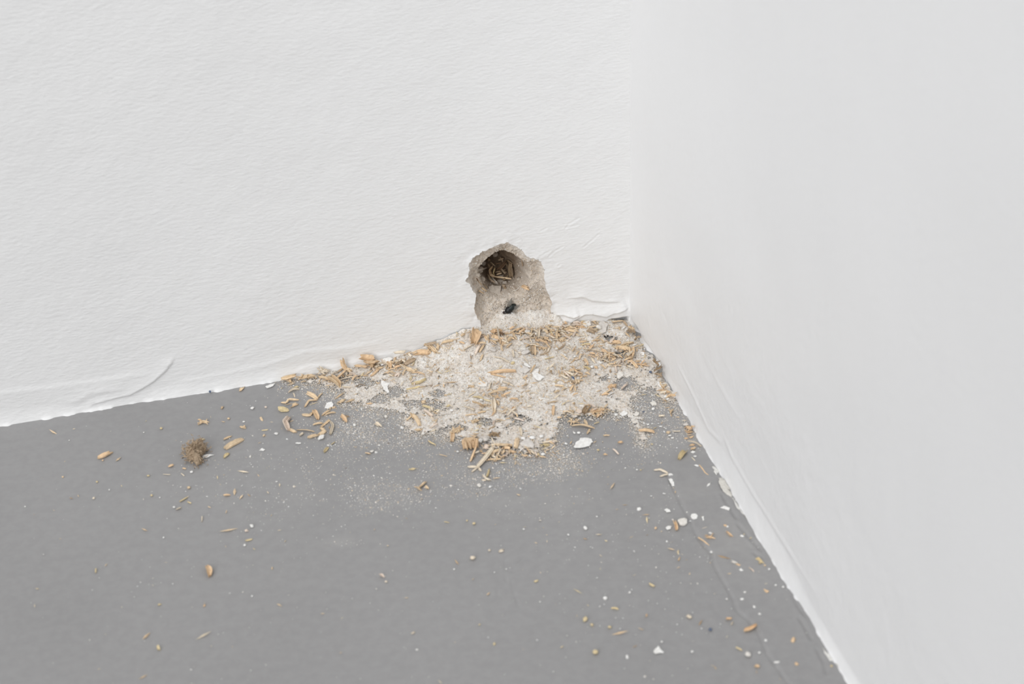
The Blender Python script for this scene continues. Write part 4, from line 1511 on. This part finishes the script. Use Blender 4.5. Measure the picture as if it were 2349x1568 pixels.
def build_pieces():
    tile = None
    shared = {}
    for li, line in enumerate(TRACE.strip().splitlines()):
        if len(line) < 3:
            tile = TILES[line.strip()]; tname = line.strip(); continue
        head, pts, label = line.split('|')
        k, w, hue = head.split()
        ox, oy, sc = tile
        px = [tuple(float(q) for q in p.split(',')) for p in pts.split()]
        px = [(ox + a * sc, oy + b * sc) for a, b in px]
        r = np.random.default_rng(1000 + li)
        S = [surf(a, b) for a, b in px]
        P = np.array([s[0] for s in S]); n = unit(sum(s[1] for s in S) / len(S))
        mu, mv = np.mean([p[0] for p in px]), np.mean([p[1] for p in px])
        reg = region_of(mu, mv)
        scale = 0.0002 * (np.linalg.norm(P.mean(0) - CAM_P) / np.linalg.norm(CAM_P))
        W = float(w) * sc * scale
        colr = PX[hue]
        if reg == 'hole':
            if k == 'p':
                y0 = surf(mu, mv)[0][1]; P = np.array([hit_y(a, b, y0) for a, b in px])
            n = unit(np.array([0, -0.85, 0.5])); P = P + n * ((0.0030 if mv < 650 else 0.0007) if k in 'sc' else 0.0002)
            if hue == 'g': colr = lin(200, 190, 178)
        elif n[2] > 0.99 and k != 'f':
            n = unit(n + np.array([r.normal(0, .2), r.normal(-0.08, .2), 0]))
        name, kindname = KIND[k]
        if k in 'sc':
            w_eff = max(W * (1.0 if k == 's' else 1.0), 0.0003)
            V, F, C = ribbon(P, n, w_eff, colr, r, curl=(0.42 if k == 'c' else None), M=(7 if k == 'c' else 5), ragged=0.3 if k == 's' else 0.2)
            mat = M_WOOD
            if hue in 'wgp': name, kindname, mat = 'plaster_sliver', 'plaster sliver', M_PLASTER
        elif k == 't':
            V, F, C = tuft(P, n, W, colr, r); mat = M_WOOD
        elif k == 'k':
            mat = M_WOOD
            if float(w) < 100:
                V, F, C = lump(P, n, W, colr, r, 0.8, 0.10)
            else:                                   # blocky offcut: a core wrapped in torn upright layers
                V, F, C = lump(P, n, W * 0.9, colr * 0.85, r, 0.75, 0.12, True)
                Vs, Cs, o_ = [V], [C], len(V)
                ax = unit(P[-1] - P[0]); sd = unit(np.cross(n, ax)); mid = P.mean(0); L_ = np.linalg.norm(P[-1] - P[0])
                for q in range(16):
                    a_ = mid + ax * L_ * r.uniform(-.46, .46) - sd * W * r.uniform(0.30, 0.5) * (1 if q % 4 else -1)
                    b_ = a_ + n * W * r.uniform(0.45, 0.8) + sd * W * r.uniform(0.0, 0.25) * (1 if q % 4 else -1) + ax * L_ * r.normal(0, .08)
                    v_, f_, c_ = ribbon([a_, (a_ + b_) / 2, b_], unit(-sd + n * 0.3), W * r.uniform(0.14, 0.26), colr * r.uniform(0.86, 1.06), r, M=4)
                    Vs.append(v_); F = F + [[i_ + o_ for i_ in ff] for ff in f_]; Cs.append(c_); o_ += len(v_)
                V, C = np.concatenate(Vs), np.concatenate(Cs)
        elif k == 'p':
            V, F, C = lump(P, n, W * 1.05, colr, r); mat = M_PLASTER
            if hue in 'yotlk': name, kindname = 'wood_crumb', 'wood crumb'
            elif hue == 'u': name, kindname = 'paint_speck', 'paint speck'
        else:
            V, F, C = flake(P, n, colr, r, th=0.00003 * float(w) * (1.0 if w != '8' else 1.2)); mat = M_PLASTER
        if n[2] > 0.9 and reg != 'hole':            # settle it on the floor or heap
            V[:, 2] += 0.0002
            V[:, 2] = np.maximum(V[:, 2], 0.0003)
        V[:, 1] = np.where(reg == 'hole', V[:, 1], np.minimum(V[:, 1], -0.0008)); V[:, 0] = np.minimum(V[:, 0], -0.0003)
        c0 = V.mean(0); c0[2] = V[:, 2].min()
        o = mesh_obj(name, V - c0, F, mat, np.clip(C, 0, 0.93), smooth_shade=(k in 'p'))
        o.location = c0
        size = max(np.hypot(px[0][0] - px[-1][0], px[0][1] - px[-1][1]), float(w) * sc)
        if not label:
            big = 'slender' if (k == 's' and float(w) * sc < 5) else ('tiny' if size < 7 else 'small')
            label = '%s %s %s %s' % (big, HUE[hue], kindname, WHERE[reg][1])
            shared.setdefault(label, []).append(o)
        plural = {'shaving': 'shavings', 'tuft': 'tufts', 'flake': 'flakes', 'crumb': 'crumbs', 'chunk': 'chunks', 'sliver': 'slivers', 'speck': 'specks'}[kindname.split()[-1]]
        tag(o, label, kindname if len(kindname.split()) < 3 else kindname.split()[-1], '%s %s' % (' '.join(kindname.split()[:-1] + [plural]), WHERE[reg][0]))
    single_out(shared)


build_pieces()


# ---------------------------------------------------------------- thin splinters mixed into the heap
def splinters():
    r = np.random.default_rng(77)
    n = 11000
    x = r.uniform(-0.165, -0.003, n); y = r.uniform(-0.105, -0.003, n)
    _, _, u, v = dust_density(x, y)
    W = np.full(n, 0.01)
    for (a, b, rx, ry, w) in SAW:
        W += w * np.exp(-(((u - a) / rx) ** 2 + ((v - b) / ry) ** 2))
    pick = np.flatnonzero(r.random(n) < np.clip(W, 0, 1.2) ** 1.6 * 0.72 * (fbm(x * 120, y * 120, 132, 3) > -0.1))[:1800]
    made = []
    for k in pick:
        L = r.lognormal(np.log(0.0023), 0.42); w = np.clip(L * r.uniform(0.14, 0.36), 0.0003, 0.0011)
        a = r.uniform(0, 2 * np.pi); t = r.normal(0, 0.28)
        d = np.array([np.cos(a) * np.cos(t), np.sin(a) * np.cos(t), np.sin(t)])
        c = np.array([x[k], y[k], heap(x[k], y[k]) + abs(np.sin(t)) * L * 0.35 + 0.0004])
        p0, p1 = c - d * L / 2, c + d * L / 2
        if max(p0[1], p1[1]) > -0.0015 or max(p0[0], p1[0]) > -0.0012: continue
        nn = unit(np.array([r.normal(0, .3), r.normal(0, .3), 1.0]))
        cc = PX[r.choice(list('ttoollk'))] * r.uniform(0.9, 1.03)
        made.append((L * w, ribbon([p0, c + nn * L * r.uniform(0, .08), p1], nn, w, cc, r, M=3), u[k], v[k]))
    made.sort(key=lambda m: -m[0])
    shared = {}
    for (_, (V, F, C), uu, vv) in made[:64]:
        c0 = V.mean(0); c0[2] = V[:, 2].min()
        reg = region_of(uu, vv)
        o = mesh_obj('wood_splinter', V - c0, F, M_WOOD, np.clip(C, 0, .93), smooth_shade=False); o.location = c0
        lab = 'thin tan wood splinter %s' % WHERE[reg][1]
        shared.setdefault(lab, []).append(o)
        tag(o, lab, 'wood splinter', 'thin splinters %s' % WHERE[reg][0])
    single_out(shared)
    Vs, Fs, Cs, o_ = [], [], [], 0
    for (_, (V, F, C), uu, vv) in made[64:]:
        Vs.append(V); Fs += [[i + o_ for i in f] for f in F]; Cs.append(C); o_ += len(V)
    so2 = mesh_obj('coarse_sawdust', np.concatenate(Vs), Fs, M_WOOD, np.clip(np.concatenate(Cs), 0, .93), smooth_shade=False, parent=dust)
    tag(so2, 'short tan wood splinters mixed into the dusty heap', kind='stuff')


splinters()

# ---------------------------------------------------------------- brown fibre clump on the floor
def fibre_clump():
    c0 = hit_z(452, 1050)
    s = 0.0002 * np.linalg.norm(c0 - CAM_P) / np.linalg.norm(CAM_P)
    root = bpy.data.objects.new('fibre_clump', None); col.objects.link(root); root.location = c0
    tag(root, 'brown furry fibre clump lying on grey floor beside the heap', 'fibre clump')
    out = [(1512, 850), (1545, 825), (1590, 785), (1640, 775), (1668, 800), (1692, 825), (1685, 850), (1640, 885), (1642, 915), (1652, 945), (1605, 968), (1575, 935), (1545, 915), (1520, 885)]
    P = np.array([hit_z(a * 660 / 2349, 800 + b * 660 / 2349) for a, b in out]) - c0
    r = np.random.default_rng(5)
    m = len(P); ctr = P.mean(0)
    rings = []
    for (sc_, h) in ((0.82, 0.0), (0.95, 1.0), (0.86, 2.4), (0.6, 3.8), (0.25, 4.4)):
        rings.append(ctr + (P - ctr) * sc_ * (1 + r.normal(0, .06, (m, 1))) + np.array([0, 0, h * MM]) * (1 + r.normal(0, .12, (m, 1))))
    V = np.concatenate(rings); nR = len(rings)
    F = [[i * m + k, i * m + (k + 1) % m, (i + 1) * m + (k + 1) % m, (i + 1) * m + k] for i in range(nR - 1) for k in range(m)]
    F.append([(nR - 1) * m + k for k in range(m)])
    mesh_obj('core', V, F, M_WOOD, np.tile(PX['b'], (len(V), 1)) * r.uniform(0.75, 1.1, (len(V), 1)), parent=root)
    Vs, Fs, Cs, o = [], [], [], 0
    for k in range(520):
        i = r.integers(1, nR); j = r.integers(0, m)
        a = V[i * m + j] + r.normal(0, 0.0008, 3)
        d = unit((a - ctr) * np.array([1, 1, 0.6]) + r.normal(0, 0.0022, 3) + np.array([0, 0, .001]))
        b = a + d * r.uniform(0.0003, 0.0011) + r.normal(0, 0.0005, 3)
        a[2] = max(a[2], 0.0002); b[2] = max(b[2], 0.0002)
        v, f, c = ribbon([a, (a + b) / 2 + r.normal(0, 0.0003, 3), b], unit(np.cross(b - a, r.normal(0, 1, 3))), r.uniform(0.00012, 0.00024), PX['b'] * r.uniform(0.85, 1.3), r, M=2)
        v[:, 2] = np.maximum(v[:, 2], 0.0001)
        Vs.append(v); Fs += [[q + o for q in ff] for ff in f]; Cs.append(c); o += len(v)
    fo = mesh_obj('fur', np.concatenate(Vs), Fs, M_WOOD, np.clip(np.concatenate(Cs), 0, .9), parent=root)
    tag(fo, kind='stuff')


fibre_clump()


# ---------------------------------------------------------------- dead fly on the crumbly slope
def fly():
    c0, _ = surf(1168, 708)
    c0 = c0 + np.array([0, -0.0013, 0.0006])
    a = hit_y(1154, 719, c0[1]); b = hit_y(1183, 696, c0[1])
    ax = unit(b - a); n = unit(np.array([0, -0.85, 0.55])); n = unit(n - ax * (n @ ax)); sd = np.cross(n, ax)
    root = bpy.data.objects.new('fly', None); col.objects.link(root); root.location = c0
    tag(root, 'small black dead fly lying on the sandy slope below the hole', 'fly')
    prof = [(-3.6, .05, 0), (-3.5, .55, 0), (-3.1, .85, .05), (-2.6, .8, .05), (-2.3, .5, .1), (-2.0, .75, .15), (-1.3, 1.15, .2), (-.5, 1.2, .2), (.1, 1.08, .15), (.4, 1.1, .1), (1.2, 1.2, 0), (2.2, 1.0, -.1), (2.9, .55, -.15), (3.2, .08, -.2)]
    m = 12; V = []
    for (t, rr, off) in prof:
        for k in range(m):
            q = 2 * np.pi * k / m
            V.append((ax * t + n * (off + rr * 1.15 * np.sin(q)) + sd * rr * 1.22 * np.cos(q)) * MM * 1.08)
    F = [[i * m + k, i * m + (k + 1) % m, (i + 1) * m + (k + 1) % m, (i + 1) * m + k] for i in range(len(prof) - 1) for k in range(m)]
    V = np.array(V)
    cc = np.tile(np.array([0.012, 0.013, 0.014]), (len(V), 1)); cc[:4 * m] = [0.03, 0.016, 0.012]; cc[9 * m:] = [0.012, 0.018, 0.016]
    mesh_obj('body', V, F, M_FLY, cc, parent=root)
    for s_, spread, L in ((1, 0.1, 4.6), (-1, 0.75, 4.6)):
        d = unit(ax + sd * s_ * spread * -1); w = unit(np.cross(n, d))
        st = (ax * 0.3 + n * 0.9 + sd * s_ * -0.8) * MM
        pts = []
        for t in np.linspace(0, 1, 9):
            pts.append((t, 0.9 * math.sin(math.pi * min(1, t ** 0.7 * 0.98)) ** 0.8 + 0.05))
        top, bot = [], []
        for t, hw in pts:
            ctr = st + (d * t * L + n * (0.35 * t)) * MM
            top.append(ctr + w * hw * 0.85 * MM); bot.append(ctr - w * hw * 0.75 * MM)
        V = np.array(top + bot); k = len(pts)
        V2 = np.concatenate([V, V + n * 0.00003])
        F = [[i, i + 1, k + i + 1, k + i] for i in range(k - 1)]
        F += [[2 * k + q for q in ff][::-1] for ff in F]
        mesh_obj('wing', V2, F, M_WING, parent=root)
    r = np.random.default_rng(3)
    for s_ in (1, -1):
        for t0, fw in ((-1.6, -1.0), (-.9, -0.1), (-.3, 0.8)):
            p0 = ax * t0 + sd * s_ * 0.7
            p1 = p0 + sd * s_ * 1.1 + n * 0.7 + ax * fw * 0.6
            p2 = p1 + sd * s_ * 0.7 - n * 1.2 + ax * fw * 0.9
            p3 = p2 + sd * s_ * 0.5 - n * 0.3 + ax * fw * 0.5
            V = []; F = []
            for q, (p, rad) in enumerate(zip((p0, p1, p2, p3), (.13, .11, .08, .05))):
                for kk in range(5):
                    an = 2 * np.pi * kk / 5
                    V.append((p + rad * (np.cos(an) * ax + np.sin(an) * unit(n + sd * s_ * .4))) * MM)
            for q in range(3):
                for kk in range(5): F.append([q * 5 + kk, q * 5 + (kk + 1) % 5, q * 5 + 5 + (kk + 1) % 5, q * 5 + 5 + kk])
            mesh_obj('leg', V, F, M_FLY, np.tile([0.015, 0.014, 0.013], (len(V), 1)), parent=root)


fly()

# ---------------------------------------------------------------- white paint smeared onto the floor along the plain wall
SMEARS = [('G', '755,120 775,118 800,140 828,165 815,178 800,202 785,188 770,168'), ('G', '815,236 840,232 862,242 890,280 912,315 918,345 938,378 935,402 905,384 872,362 850,340 832,312 818,280'),
          ('G', '1415,1120 1440,1130 1462,1172 1440,1160'), ('K', '1630,960 1645,970 1668,1005 1714,1062 1692,1062 1652,1012'), ('K', '1715,1030 1758,1036 1800,1108 1796,1150 1772,1142 1740,1090'),
          ('G', '940,395 962,430 1000,500 1060,575 1080,610 1050,560 1000,515 960,455'), ('K', '1345,420 1372,432 1390,470 1375,470'), ('K', '1432,555 1446,560 1466,600 1450,592')]
for k, (tl, pts) in enumerate(SMEARS):
    ox, oy, sc = TILES[tl]
    P = [hit_z(ox + float(p.split(',')[0]) * sc, oy + float(p.split(',')[1]) * sc) for p in pts.split()]
    P = np.array(P); P[:, 0] = np.minimum(P[:, 0], -0.0008); P[:, 2] = 0.0002
    V, F, C = flake(P, np.array([0, 0, 1.0]), lin(232, 231, 227) if k not in (1, 4) else lin(216, 213, 206), np.random.default_rng(50 + k), th=0.00025, dome=0.1)
    mesh_obj('paint_smear', V, F, M_SMEAR, np.clip(C, 0, .93), parent=floor)
